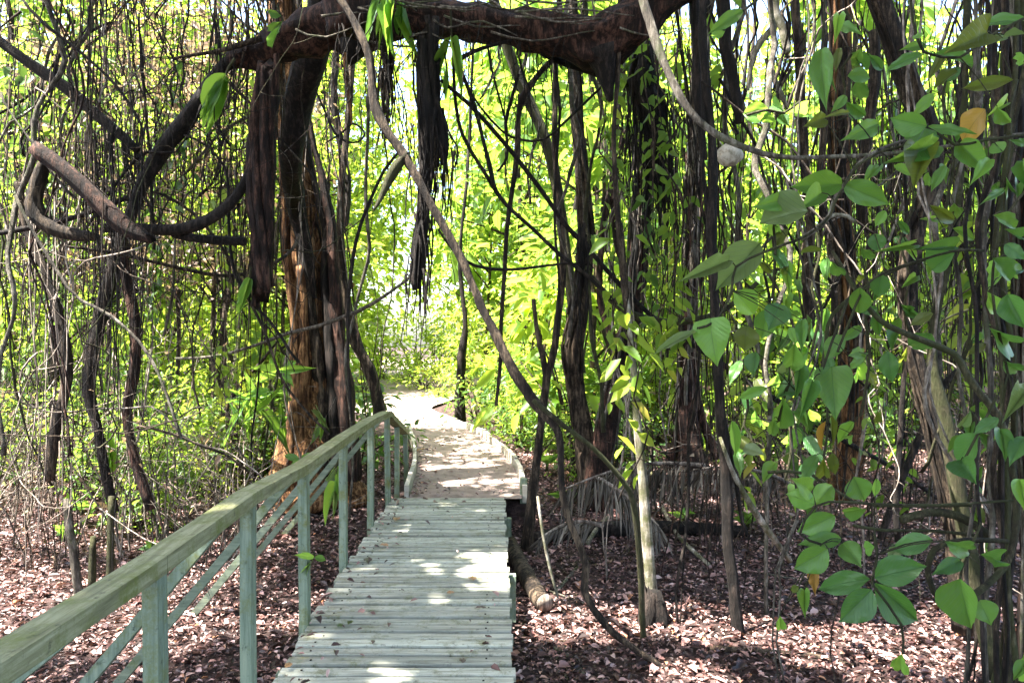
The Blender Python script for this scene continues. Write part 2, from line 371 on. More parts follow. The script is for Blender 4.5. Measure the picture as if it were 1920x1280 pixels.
# ------------------------------------------------------------------ leaf litter (nobody could count it)
def litter():
    N = 160000
    y = 2.2 + 8.6 * rng.random(N) ** 1.25; left = rng.random(N) < .48
    x = np.where(left, -1.1 - 6.6 * rng.random(N), .1 + 6.8 * rng.random(N))
    keep = np.abs(x) < .75 * y + 1.0; x = x[keep]; y = y[keep]
    N2 = 1500; N3 = 420; yp = 7.2 + 7 * rng.random(N3) ** 1.6; xp = np.array([lerp(PATH_L, q) + .03 + (lerp(PATH_R, q) - lerp(PATH_L, q) - .06) * (f if rnd.random() < .5 else f ** 4) for q, f in zip(yp, rng.random(N3))]); x = np.concatenate([x, -1.1 + 1.25 * rng.random(N2)]); y = np.concatenate([y, 2.5 + 4.6 * rng.random(N2)])
    ok = np.array([not (yy > 7.05 and lerp(PATH_L, yy) - .08 < xx < lerp(PATH_R, yy) + .08) for xx, yy in zip(x, y)]); x = x[ok]; y = y[ok]; nb = len(x); nd = 150; fd = rng.random(nd); xd = np.where(rng.random(nd) < .6, -.98 + .3 * fd ** 2, -.98 + 1.02 * fd); yd = 2.8 + 4.3 * rng.random(nd); x = np.concatenate([x, xp, xd]); y = np.concatenate([y, yp, yd]); N = len(x)
    z = np.array([ground_z(a, b) if i < nb else .003 for i, (a, b) in enumerate(zip(x, y))]) + .004 + .03 * rng.random(N)
    ang = rng.random(N) * 6.283; dr = np.stack([np.cos(ang), np.sin(ang), rng.normal(0, .22, N)], 1)
    nm = np.stack([rng.normal(0, .38, N), rng.normal(0, .38, N), np.ones(N)], 1)
    L = rng.uniform(.015, .052, N) * (1 + .9 * (rng.random(N) < .10)); Wd = L * rng.uniform(.3, .68, N)
    me = leaf_mesh('leaf_litter', LEAF['litter'], np.stack([x, y, z], 1), dr, nm, L, Wd, curl=.16, fold=.3)
    o = link('leaf_litter', me); tag(o, 'pinkish brown fallen leaves carpeting the forest floor', 'leaf litter', kind='stuff')
litter()

# ------------------------------------------------------------------ trunks, branches and lianas traced at their own distance
def px_tube(m, Y, pts, sides=8, wob=0.0, rough=.14, flute=None, jag=0.0, step=.1):
    n = len(pts); P = []; R = []
    for i, q in enumerate(pts):
        yy = Y if not isinstance(Y, tuple) else Y[0] + (Y[1] - Y[0]) * i / (n - 1)
        if len(q) > 3: yy = q[3]
        P.append(W(q[0], q[1], yy)); R.append(q[2] / 2 / F * yy)
    m.tube(P, R, sides, step, wob, rough, flute, jag); return P
def liana(name, label, cat, mat, Y, pts, group=None, **kw):
    m = MB(); P = px_tube(m, Y, pts, **kw)
    o = min(P, key=lambda p: p.z)
    return tag(m.build(name, BARK[mat], origin=o), label, cat, group)
def cling(t, Y, stem, n, seed, mats='brown'):
    r = random.Random(seed); m = MB()
    for i in range(n):
        a = r.uniform(0, 6.28) if i % 3 == 0 else -math.pi / 2 + r.uniform(-1.5, 1.5); k0 = r.randrange(max(1, len(stem) - 4)); k1 = min(len(stem), k0 + r.randint(4, 8)); pts = []; w0 = r.uniform(3, 8)
        for k in range(k0, k1):
            x, y, w_ = stem[k]; a += r.uniform(-.3, .3); rr = w_ * .5 * r.uniform(1.0, 1.18)
            pts.append((x + rr * math.cos(a), y, w0, Y + rr / F * Y * math.sin(a)))
        px_tube(m, Y, pts, sides=5, wob=.02, rough=.3)
    m.build('clinging_roots', BARK[mats], t, origin=t.location)['kind'] = 'stuff'
def tree(name, label, mat, Y, stems, crown=None, cat='tree', **kw):
    """trunk from one or more traced stems; the first point of the first stem is its foot"""
    m = MB(); foot = None
    for s in stems:
        P = px_tube(m, Y, s, **kw)
        if foot is None: foot = P[0]
    t = thing(name, label, cat, foot); m.build('trunk', BARK[mat], t, origin=foot)
    if max(q[2] for q in stems[0]) > 42: cling(t, Y, stems[0], 16, len(label), 'grey' if mat == 'red' else 'brown')
    return t

# the big left tree with fluted orange bark, forking under the overhead branch
T1 = tree('tree', 'big old tree with fluted orange brown peeling bark beside the handrail', 'orange', 8.0, [
    [(588, 940, 200), (588, 870, 150), (594, 780, 108), (598, 700, 88), (592, 600, 72), (584, 500, 62), (572, 400, 60), (558, 310, 56), (548, 230, 54), (540, 130, 52), (530, 20, 50), (520, -120, 60), (515, -420, 50), (560, -900, 40)]],
    sides=48, flute=(.10, 6), rough=.3, step=.07)
for bk_, s in zip(('orange', 'red', 'dark', 'orange', 'brown'), ([(556, 880, 50), (562, 740, 34), (552, 600, 22), (538, 450, 18), (530, 300, 16), (528, 180, 5)], [(656, 900, 40), (648, 760, 40), (636, 640, 30), (628, 520, 24), (618, 400, 18), (590, 280, 10), (570, 180, 4)], [(630, 880, 30), (626, 700, 26), (612, 560, 18), (604, 420, 12), (580, 300, 9), (562, 200, 4)],
          [(530, 900, 60), (555, 800, 40), (570, 640, 22), (563, 500, 18)], [(610, 900, 40), (600, 720, 22), (575, 540, 20), (560, 380, 16), (552, 200, 14)])):  # left stems orange, right ones dark: side lighting put into the bark colours
    m = MB(); px_tube(m, (7.75, 7.7), s, sides=12, rough=.4, wob=.03, flute=(.12, 3)); m.build('root_stem', BARK[bk_], T1, origin=T1.location)
m = MB(); px_tube(m, (7.3, 5.6), [(590, 560, 10, 7.75), (574, 470, 24, 7.68), (556, 390, 36, 7.55), (545, 300, 42), (560, 190, 58), (583, 110, 62), (605, 40, 60), (615, -40, 60)], sides=12, flute=(.06, 4)); m.build('branch', BARK['dark'], T1, origin=T1.location)

# overhead branch with its swellings
t = thing('overhead_branch', 'massive dark reddish branch arching over the boardwalk along the top', 'branch', W(500, 110, 5.4))
m = MB(); px_tube(m, (5.5, 4.9), [(430, 112, 30), (490, 98, 50), (545, 74, 70), (600, 50, 84), (645, 44, 108), (690, 32, 96), (760, 28, 74), (850, 33, 66), (930, 46, 64), (1000, 54, 66), (1060, 68, 72), (1120, 74, 104), (1165, 52, 82), (1215, 18, 70), (1270, -22, 66), (1340, -80, 62), (1480, -210, 56)], sides=26, flute=(.08, 3), rough=.45, step=.06)
m.build('limb', BARK['red'], t, origin=t.location)
m = MB(); px_tube(m, 5.1, [(660, 60, 92), (655, 20, 96), (640, -40, 92), (620, -130, 80), (600, -400, 70)], sides=14, flute=(.06, 4)); m.build('upright_limb', BARK['red'], t, origin=t.location)
m = MB(); px_tube(m, 5.05, [(1128, 95, 70), (1135, 125, 44), (1140, 160, 24), (1145, 190, 10)], sides=10, rough=.3); m.build('knob', BARK['dark'], t, origin=t.location); m = MB(); px_tube(m, 5.1, [(665, 85, 60), (658, 105, 40), (655, 120, 14)], sides=10); m.build('knob', BARK['dark'], t, origin=t.location)
m = MB()
for i in range(26):
    x = rnd.uniform(520, 1180); yb = 20 + rnd.uniform(-25, 55); ln = rnd.uniform(60, 200)
    px_tube(m, rnd.uniform(4.72, 4.95), [(x, yb, 5), (x + ln * .4, yb + rnd.uniform(-14, 20), 4), (x + ln, yb + rnd.uniform(-22, 22), 2)], sides=4, wob=.02)
m.build('clinging_roots', BARK['grey'], t, origin=t.location)['kind'] = 'stuff'

def hanging_clump(label, Y, core, strands, mat='dark', xr=30, zone=(60, 480), seed=0):
    P0 = W(core[0][0], core[0][1], Y); t = thing('hanging_root_clump', label, 'hanging roots', P0)
    m = MB(); 
    px_tube(m, Y, [(x, y, w_ * .7) for x, y, w_ in core], sides=12, flute=(.2, 5), rough=.5, jag=.06, step=.05)
    rc = random.Random(seed + 50)
    for q in range(9):
        a0 = q * .7; px_tube(m, Y, [(x + .36 * w_ * math.cos(a0 + k * .35) + rc.uniform(-3, 3), y + (rc.uniform(-30, 24) if k in (0, len(core) - 1) else 0), max(4, w_ * rc.uniform(.16, .4)), Y + .36 * w_ / F * Y * math.sin(a0 + k * .35)) for k, (x, y, w_) in enumerate(core)], sides=7, rough=.5, wob=.025, step=.06)
    m.build('root_core', BARK[mat], t, origin=P0)
    m = MB(); r = random.Random(seed)
    for i in range(int(strands * 1.8)):
        k = r.random() ** .8 * (len(core) - 1.01); a = core[int(k)]; b = core[int(k) + 1]; f = k - int(k)
        x = a[0] + (b[0] - a[0]) * f + r.uniform(-.75, .75) * a[2]; y = a[1] + (b[1] - a[1]) * f; ln = r.uniform(40, 170)
        px_tube(m, Y + r.uniform(-.1, .1), [(x, y, r.uniform(3, 7)), (x + r.uniform(-7, 7), y + ln * .5, 3.5), (x + r.uniform(-12, 12), y + ln, 1.5)], sides=4, wob=.03, step=.07)
    m.build('root_strands', BARK['brown' if seed % 2 else 'dark'], t, origin=P0)  # brown strands on every other clump stand in for lit edges
    return t
hanging_clump('thick reddish brown root column hanging straight down with a frayed broken end', 5.2, [(505, 120, 40), (497, 190, 50), (490, 270, 54), (487, 350, 56), (489, 430, 50), (490, 500, 46), (491, 552, 42)], 12, 'red', seed=1)
hanging_clump('black ragged root bundle hanging from the middle of the overhead branch', 4.9, [(800, 60, 40), (801, 130, 44), (803, 200, 46), (804, 260, 44), (800, 320, 30), (796, 370, 24), (792, 420, 26), (786, 470, 30), (778, 528, 22)], 44, 'dark', seed=2)
hanging_clump('short black root lump hanging beside the ragged root bundle', 4.88, [(818, 190, 14), (822, 240, 26), (828, 272, 30), (830, 290, 16)], 12, 'dark', seed=3)
hanging_clump('black flaring root beard hanging below the thick end of the overhead branch', 5.6, [(1205, 108, 30), (1205, 150, 52), (1215, 190, 62), (1225, 240, 46), (1230, 290, 34), (1228, 345, 22)], 60, 'dark', seed=4)
hanging_clump('small dark root tuft under the left half of the overhead branch', 4.95, [(722, 80, 16), (728, 110, 18), (724, 150, 8)], 14, 'dark', seed=5)
hanging_clump('dark short root knot stuck where two black vines cross', 5.4, [(1090, 440, 16), (1092, 470, 16), (1091, 500, 14), (1090, 528, 16)], 10, 'dark', seed=6)

T2 = tree('tree', 'dark straight trunk standing just right of the sandy path', 'brown', 8.0, [
    [(1112, 960, 73.9), (1106, 880, 47.5), (1092, 800, 38.7), (1078, 720, 35.2), (1073, 650, 37), (1084, 590, 35.2), (1096, 520, 29.9), (1100, 440, 24.6), (1092, 330, 19.4), (1080, 200, 17.6), (1075, 50, 15.8), (1060, -200, 14.1)]], sides=14, flute=(.07, 4), rough=.25)
T3 = tree('tree', 'leaning reddish trunk wrapped in roots behind the pale slim trunk', 'red', 7.9, [
    [(1122, 960, 70.2), (1122, 890, 54.6), (1136, 800, 43.7), (1152, 720, 39), (1168, 650, 35.9), (1186, 590, 34.3), (1196, 500, 35.9), (1200, 420, 39), (1206, 330, 31.2), (1214, 200, 26.5), (1222, 50, 25), (1240, -300, 21.8), (1260, -700, 18.7)],
    [(1196, 600, 12.5), (1172, 520, 14), (1155, 430, 14), (1150, 300, 12.5), (1158, 180, 11.7), (1165, 60, 10.9), (1160, -60, 9.4)],
    [(1135, 860, 15.6), (1170, 700, 14), (1150, 640, 12.5), (1125, 560, 12.5), (1132, 420, 12.5), (1150, 340, 12.5), (1172, 240, 11.7)]], sides=12, flute=(.10, 4), rough=.3)
T4 = tree('slim_tree', 'slim pale barked trunk rising from a black rotten stump', 'pale', 5.0, [
    [(1240, 1180, 26), (1226, 1120, 21), (1214, 1010, 21), (1206, 900, 18), (1199, 810, 16), (1190, 720, 13), (1184, 650, 11), (1180, 600, 9), (1176, 560, 6)]], sides=12, rough=.2, wob=.015)
m = MB(); px_tube(m, 5.02, [(1182, 640, 12), (1172, 540, 13), (1163, 460, 12), (1156, 370, 10), (1150, 250, 8), (1160, 120, 8), (1166, -80, 7)], rough=.3, wob=.02); m.build('upper_stem', BARK['brown'], T4, origin=T4.location)
m = MB(); px_tube(m, 4.95, [(1232, 1215, 66), (1226, 1180, 58), (1222, 1140, 46), (1224, 1108, 34)], sides=14, flute=(.2, 4), rough=.4, jag=.05)
t = tag(m.build('stump', BARK['dark'], origin=G(1232, 1208)), 'black rotten stump at the foot of the slim pale trunk', 'stump')
T5 = tree('tree', 'reddish brown trunk with spreading foot in the middle of the right side', 'red', 7.6, [
    [(1300, 900, 88), (1292, 840, 51.2), (1286, 760, 36.8), (1286, 660, 30.4), (1291, 560, 28.8), (1296, 450, 27.2), (1300, 330, 27.2), (1312, 150, 25.6), (1322, 0, 24), (1335, -300, 20.8), (1330, -700, 17.6)],
    [(1345, 860, 16), (1312, 770, 16), (1300, 690, 16), (1296, 560, 12.8)], [(1250, 880, 17.6), (1278, 790, 16), (1284, 700, 12.8)]], sides=14, flute=(.12, 4), rough=.3)
T6 = tree('slim_tree', 'thin nearly black trunk with knobbly bark right of the reddish trunk', 'dark', 4.7, [
    [(1392, 1262, 24), (1378, 1110, 20), (1364, 950, 22), (1353, 800, 19), (1346, 700, 18), (1340, 600, 18), (1330, 450, 20), (1334, 350, 17), (1330, 200, 16), (1322, 60, 15), (1318, -60, 14)],
    [(1400, 1000, 7), (1372, 880, 8), (1356, 760, 8), (1330, 640, 7), (1336, 480, 8), (1316, 300, 7), (1326, 100, 7)]], sides=9, rough=.4, wob=.03)
T7 = tree('slim_tree', 'thin dark trunk at the right edge of the boardwalk end', 'brown', 6.5, [
    [(987, 1048, 34), (996, 960, 20), (1006, 860, 15), (1014, 790, 14), (1026, 710, 14), (1040, 650, 13), (1050, 560, 13), (1056, 480, 13), (1046, 360, 12), (1040, 200, 11), (1048, 0, 10)],
    [(1014, 790, 12), (1022, 700, 12), (1010, 640, 9), (1000, 560, 8)]], sides=9, rough=.3, wob=.02)
T8 = tree('tree', 'reddish flaky trunk behind the hanging broad leaves on the right', 'orange', 6.4, [
    [(1580, 935, 60), (1592, 800, 42), (1596, 680, 40), (1596, 590, 38), (1584, 480, 34), (1574, 350, 34), (1572, 200, 36), (1576, 60, 36), (1570, -80, 34), (1580, -500, 28)]], sides=12, flute=(.12, 4), rough=.3)
T9 = tree('tree', 'brown leaning trunk with a knotted joint at upper right', 'brown', 4.6, [
    [(1820, 1180, 60), (1790, 1000, 36), (1765, 880, 30), (1735, 760, 28), (1708, 640, 28), (1700, 540, 30), (1716, 430, 32), (1748, 330, 30), (1738, 250, 40), (1712, 180, 38), (1684, 100, 36), (1652, 10, 35), (1600, -140, 38), (1500, -420, 34)]], sides=12, flute=(.08, 4), rough=.3)
T10 = tree('slim_tree', 'smooth olive trunk curving upward in front of the leaning brown trunk', 'moss', 3.9, [
    [(1868, 1270, 34), (1832, 1110, 32), (1806, 980, 30), (1786, 860, 30), (1768, 770, 26), (1750, 700, 20), (1748, 640, 17), (1760, 560, 16), (1782, 470, 15), (1800, 330, 14), (1810, 100, 13), (1815, -60, 12)]], sides=10, rough=.2)
T13 = tree('tree', 'dark trunk cut off by the right edge of the view', 'red', 3.9, [
    [(1965, 1300, 90), (1950, 1000, 60), (1935, 700, 56), (1936, 400, 62), (1925, 200, 56), (1910, 40, 50), (1900, -120, 46)]], sides=14, flute=(.12, 5), rough=.3)
t = thing('strangler_stems', 'tangled bundle of twisting grey green stems near the right edge', 'vine bundle', W(1858, 1330, 3.3)); m = MB()
for i in range(10):
    o = rnd.uniform(-62, 58); w_ = rnd.uniform(5, 13)
    m = MB(); px_tube(m, 3.3 + rnd.uniform(-.2, .2), [(1858 + o * .8 + rnd.uniform(-14, 14) + (10 if y < 300 else 0) + (-18 if 380 < y < 640 else 0), y, w_) for y in range(1320, -140, -150)], sides=7, rough=.3, wob=.03)
    m.build('stem', BARK[rnd.choice(['grey', 'moss', 'brown', 'dark'])], t, origin=t.location)

S = 'slim_tree'
tree(S, 'crooked dark trunk leaning left behind the end of the handrail', 'brown', 8.8, [[(716, 790, 26), (706, 740, 24), (692, 690, 22), (668, 645, 22), (650, 570, 18), (640, 480, 16), (640, 350, 14), (655, 200, 13), (665, 0, 12)]], rough=.3)
tree(S, 'dark ivy wrapped trunk at the far edge of the sandy path', 'dark', 13.6, [[(862, 806, 24), (862, 740, 18), (866, 670, 18), (872, 600, 9), (862, 480, 7), (878, 300, 6), (890, 0, 5)]], rough=.4)
tree(S, 'greenish trunk leaning left high behind the crossing black vines', 'moss', 8.2, [[(1090, 700, 18), (1062, 480, 20), (1042, 340, 22), (1030, 285, 21), (1010, 230, 20), (985, 175, 20), (960, 115, 20), (930, 20, 19), (900, -120, 18)]], rough=.25)
tree(S, 'dark crooked trunk rising through the dry thicket on the far left', 'brown', 5.6, [[(92, 900, 20), (100, 820, 20), (114, 770, 19), (126, 710, 19), (121, 640, 20), (104, 570, 18), (82, 500, 15), (52, 440, 12), (30, 340, 10)]], rough=.3)
tree(S, 'black rough trunk standing in the middle of the dry left thicket', 'dark', 6.2, [[(215, 960, 16), (196, 880, 16), (182, 800, 18), (168, 740, 22), (174, 660, 26), (190, 590, 26), (206, 530, 26), (222, 460, 26), (236, 400, 30)]], rough=.4)
tree(S, 'reddish thin trunk dropping from the broken log into the thicket', 'red', 6.0, [[(284, 955, 20), (262, 890, 20), (246, 830, 18), (238, 770, 18), (252, 690, 22), (254, 620, 22), (246, 560, 22), (232, 480, 22), (226, 420, 22)]], rough=.3)
tree(S, 'thin forked greyish trunk left of the big orange tree', 'brown', 8.2, [[(456, 930, 18), (452, 880, 18), (440, 830, 18), (422, 770, 15), (408, 690, 13), (420, 600, 10), (440, 480, 8), (430, 300, 8)], [(422, 770, 9), (450, 720, 8), (480, 690, 6), (520, 640, 4)]], rough=.4)
m = MB(); g = G(150, 1120); px_tube(m, 5.3, [(150, 1150, 16), (141, 1060, 16), (130, 990, 14), (122, 935, 11)], sides=8); tag(m.build('stake', BARK['grey'], origin=g), 'broken upright tan stake standing in the sunny leaf litter', 'stake')
for px, y0, y1, lab in ((206, 1130, 930, 'taller mossy green stub behind the handrail'), (172, 1110, 1005, 'shorter mossy green stub behind the handrail')):
    m = MB(); px_tube(m, 5.5, [(px, y0, 15), (px + 1, (y0 + y1) / 2, 14), (px + 3, y1, 10)], sides=8, rough=.3); tag(m.build('stub', BARK['moss'], origin=W(px, y0, 5.5)), lab, 'stub')

V = 'liana'
liana(V, 'long mossy liana running diagonally across the middle from top to ground', 'liana', 'brown', (4.6, 4.2), [(600, -90, 13.6), (640, 0, 14.4), (668, 50, 14.4), (690, 100, 15.3), (698, 155, 15.3), (705, 205, 18.7), (722, 240, 16.1), (752, 283, 17), (775, 320, 15.3), (800, 368, 17), (832, 425, 15.3), (862, 480, 15.3), (886, 535, 14.4), (910, 590, 15.3), (938, 645, 17), (966, 700, 21.2), (994, 745, 20.4), (1030, 785, 17), (1048, 815, 13.6), (1053, 860, 12.8), (1052, 905, 12.8), (1064, 965, 13.6), (1086, 1020, 13.6), (1098, 1062, 14.4), (1097, 1105, 13.6), (1112, 1140, 13.6), (1150, 1185, 13.6), (1195, 1220, 11.9), (1240, 1250, 11), (1290, 1300, 10.2)], sides=12, rough=.42, step=.05)
liana(V, 'short dead side branch hanging off the diagonal liana', 'branch', 'moss', 4.5, [(765, 285, 10), (745, 310, 22), (728, 340, 18), (712, 375, 10), (700, 395, 4)], sides=7, rough=.3)
liana(V, 'thin green liana splitting from the diagonal one toward the fallen frond', 'liana', 'moss', (4.3, 4.7), [(1000, 750, 10), (1060, 800, 9), (1110, 838, 9), (1150, 880, 10), (1180, 920, 11), (1192, 970, 12), (1200, 1060, 11), (1204, 1150, 12), (1206, 1230, 11), (1190, 1290, 16)], rough=.2)
liana(V, 'straight black vine slanting from the root bundle to the far right ground', 'vine', 'dark', (5.2, 6.4), [(826, 150, 7), (880, 196, 8), (925, 245, 8), (962, 288, 9), (1010, 350, 9), (1062, 424, 9), (1090, 452, 10), (1132, 500, 9), (1180, 553, 9), (1222, 592, 9), (1290, 640, 9), (1350, 680, 10), (1420, 727, 10), (1530, 795, 10), (1610, 842, 9), (1680, 880, 8), (1780, 950, 7)], rough=.2)
liana(V, 'thin black vine curving below the straight slanting vine', 'vine', 'dark', 5.3, [(850, 60, 6), (852, 170, 6), (866, 250, 7), (900, 310, 7), (925, 350, 9), (950, 385, 7), (1000, 430, 7), (1050, 478, 8), (1100, 515, 7), (1150, 565, 7)], rough=.2)
liana(V, 'dark twisted vine dropping steeply to meet the curved black vine', 'vine', 'dark', 5.25, [(845, 80, 7), (868, 140, 7), (890, 200, 9), (905, 260, 7), (918, 310, 8), (926, 352, 9)], rough=.3)
liana(V, 'forked dark vine standing in front of the green gap', 'vine', 'brown', 5.6, [(1068, 88, 11), (1030, 118, 11), (1000, 152, 11), (980, 186, 15), (972, 220, 10), (970, 290, 11), (960, 360, 9), (950, 430, 9), (946, 510, 8), (940, 600, 8), (938, 680, 7), (930, 760, 6)], rough=.25)
liana(V, 'thin black vine with a hooked lower end in the green gap', 'vine', 'dark', 5.7, [(972, 140, 6), (958, 190, 7), (948, 230, 7), (952, 280, 5), (946, 305, 5), (932, 322, 4)])
liana(V, 'fine straight vine hanging left of the hooked one', 'vine', 'dark', 5.7, [(910, 60, 4), (922, 130, 5), (938, 190, 4), (948, 228, 4)])
liana(V, 'knobbly thin vine hanging straight beside the leaning green trunk', 'vine', 'dark', 5.5, [(1034, 70, 5), (1042, 130, 6), (1049, 190, 6), (1048, 240, 5), (1042, 330, 5), (1040, 430, 5), (1048, 520, 5), (1044, 640, 4)], rough=.4)
liana(V, 'thick dark side branch sloping down from the overhead branch', 'branch', 'dark', (5.2, 5.7), [(985, 70, 12), (1020, 100, 14), (1060, 118, 15), (1110, 135, 16), (1160, 152, 14), (1215, 170, 12)], rough=.2)
liana(V, 'dark branch curving up left under the overhead branch', 'branch', 'dark', 5.1, [(860, 112, 10), (890, 96, 8), (920, 86, 7), (960, 76, 6)])
liana(V, 'slack thin vine sagging below the crossing vines', 'vine', 'dark', 5.6, [(868, 150, 3), (900, 200, 4), (940, 245, 4), (975, 262, 5), (1020, 262, 4), (1060, 228, 5), (1110, 180, 5), (1150, 140, 5), (1195, 80, 6)])
liana(V, 'dark smooth vine bowing under the reddish trunk at mid height', 'liana', 'moss', 5.8, [(1090, 495, 10), (1130, 545, 12), (1165, 578, 13), (1205, 596, 14), (1250, 604, 14), (1300, 600, 13), (1345, 588, 11), (1380, 565, 10), (1420, 530, 8)], rough=.15)
liana(V, 'black thin vine reaching level across from the root end to the vine knot', 'vine', 'dark', 5.4, [(822, 430, 4), (850, 470, 5), (890, 498, 6), (950, 506, 6), (1010, 500, 5), (1060, 494, 5), (1100, 496, 4)])
liana(V, 'thin taut vine stretching left from the ragged root end', 'vine', 'grey', (5.2, 7.4), [(775, 515, 5), (735, 545, 6), (690, 574, 7), (650, 592, 8), (600, 610, 7), (540, 625, 7), (470, 650, 6), (400, 668, 6), (330, 672, 5)])
liana(V, 'thin dark vine bowing from upper right to lower left of the path opening', 'vine', 'dark', 5.4, [(752, 280, 5), (720, 320, 6), (690, 385, 7), (668, 450, 7), (656, 530, 8), (652, 610, 7), (654, 700, 5), (660, 790, 5)])
liana(V, 'orange brown root dangling below the overhead branch into a loop', 'vine', 'orange', 5.0, [(646, 100, 9), (650, 150, 9), (655, 190, 8), (660, 232, 4)])
liana(V, 'thin black looped vine under the swollen part of the branch', 'vine', 'dark', 5.05, [(592, 170, 4), (612, 215, 4), (628, 250, 5), (650, 266, 4), (672, 266, 4), (684, 252, 4), (676, 240, 4), (660, 232, 4), (640, 250, 4), (610, 268, 3)])
liana(V, 'brown slack vine hanging in a long shallow curve at left', 'vine', 'brown', (5.2, 6.9), [(120, 462, 5), (200, 472, 6), (300, 494, 6), (380, 512, 7), (430, 517, 7), (480, 508, 7), (520, 490, 7), (548, 468, 6), (560, 440, 5)])
liana(V, 'dark straight limb sloping across the upper left corner', 'branch', 'dark', 5.4, [(-40, 52, 16), (10, 86, 18), (60, 122, 20), (120, 162, 22), (180, 215, 21), (225, 252, 19), (258, 282, 14)], rough=.15)
liana('fallen_log', 'broken tan brown log slanting in mid air at left', 'log', 'red', 4.7, [(70, 282, 26), (92, 298, 32), (130, 326, 32), (180, 374, 30), (225, 418, 34), (262, 440, 28), (284, 450, 14)], sides=12, rough=.3, jag=.04)
liana(V, 'thick dark brown branch bent into a hook left of the broken log', 'branch', 'brown', 4.8, [(88, 292, 18), (78, 320, 24), (66, 360, 28), (66, 395, 34), (82, 418, 30), (110, 432, 26), (145, 441, 24), (178, 443, 16)], sides=10, rough=.25)
liana(V, 'thin dark branch running level behind the hooked branch', 'branch', 'dark', 5.1, [(-30, 442, 8), (30, 432, 10), (80, 422, 11), (130, 410, 10), (185, 392, 10), (240, 370, 9)])
liana(V, 'dark curved branch sweeping up right from the broken log', 'branch', 'dark', 5.2, [(200, 425, 20), (250, 428, 22), (310, 430, 22), (350, 428, 21), (390, 412, 21), (430, 385, 20), (455, 350, 20), (475, 310, 18), (490, 270, 14)], sides=9, rough=.3)
liana(V, 'black straight stub pointing right under the curved branch', 'branch', 'dark', 5.25, [(320, 438, 14), (350, 444, 16), (400, 450, 17), (462, 453, 15)], sides=8, jag=.02)
liana(V, 'heavy dark limb rising right toward the hanging root column', 'branch', 'dark', 5.5, [(238, 440, 20), (246, 400, 22), (262, 355, 24), (285, 312, 28), (312, 270, 30), (345, 232, 30), (372, 192, 28), (400, 150, 24), (440, 108, 24), (500, 84, 24)], sides=10, rough=.35)
liana(V, 'slender dark twig branch reaching left from the root column', 'branch', 'brown', 5.3, [(490, 72, 12), (450, 84, 11), (410, 96, 8), (360, 104, 6), (320, 110, 4)])
liana(V, 'long grey liana sloping down and levelling across the upper right', 'liana', 'grey', (3.6, 3.2), [(1190, -60, 16), (1205, 0, 17), (1218, 40, 17), (1232, 85, 18), (1248, 125, 16), (1264, 160, 16), (1284, 196, 15), (1310, 226, 14), (1345, 252, 14), (1380, 270, 13), (1430, 288, 11), (1490, 296, 9), (1560, 294, 8), (1640, 291, 8), (1720, 283, 8), (1800, 270, 7), (1870, 258, 7), (1960, 246, 7)], rough=.25)
liana(V, 'tan branch bent between the veined leaves on the right', 'branch', 'grey', 2.9, [(1502, 448, 9), (1530, 430, 9), (1556, 404, 9), (1564, 375, 8), (1590, 335, 7), (1612, 305, 7), (1650, 280, 7), (1700, 262, 5)])
liana(V, 'arched pale twig above the dangling dead roots', 'branch', 'pale', 3.2, [(1536, 430, 5), (1548, 412, 7), (1566, 403, 8), (1590, 406, 8), (1606, 420, 6)])
liana(V, 'mossy liana looping in a ring at lower right', 'liana', 'moss', (3.1, 2.7), [(1560, 470, 6), (1590, 520, 8), (1615, 560, 9), (1650, 600, 10), (1690, 622, 11), (1740, 642, 12), (1790, 664, 13), (1812, 700, 13), (1840, 740, 13), (1872, 780, 14), (1888, 830, 13), (1900, 890, 13), (1906, 960, 13), (1902, 1010, 13), (1890, 1050, 12), (1868, 1080, 12), (1830, 1112, 12), (1790, 1130, 12), (1760, 1122, 11), (1744, 1090, 11), (1740, 1060, 11), (1752, 1030, 11), (1790, 1014, 10), (1840, 1012, 9), (1890, 1015, 8)], sides=9, rough=.2)
liana(V, 'slim brown liana slanting down right between the hanging leaves', 'vine', 'moss', 3.4, [(1845, 455, 5), (1760, 480, 6), (1690, 500, 7), (1620, 540, 8), (1575, 575, 8), (1552, 610, 7), (1540, 700, 6), (1500, 800, 5)])
liana(V, 'dark slanted pole crossing the leaning trunk at right', 'branch', 'dark', 5.2, [(1800, 690, 9), (1770, 720, 12), (1745, 770, 14), (1715, 840, 13), (1690, 900, 12), (1664, 970, 13), (1650, 1010, 12)])
liana(V, 'upright dark slim stem right of the yellow green gap', 'vine', 'dark', 4.9, [(1684, 1015, 12), (1680, 940, 12), (1686, 850, 11), (1692, 750, 10), (1700, 640, 8), (1704, 560, 7), (1700, 400, 7), (1690, 240, 6)])
liana(V, 'thin peeling trunk piece with pink bark at mid right', 'trunk', 'brown', 5.2, [(1520, 640, 22), (1516, 580, 20), (1512, 520, 20), (1516, 460, 22), (1520, 420, 18), (1510, 300, 16), (1500, 150, 15), (1490, 0, 15)], sides=9, rough=.3)
liana(V, 'pale cane slanting into the leaf litter at lower right', 'branch', 'pale', (4.6, 4.9), [(1350, 820, 6), (1372, 880, 8), (1392, 920, 10), (1420, 966, 12), (1450, 1008, 11), (1482, 1052, 9)], rough=.15)
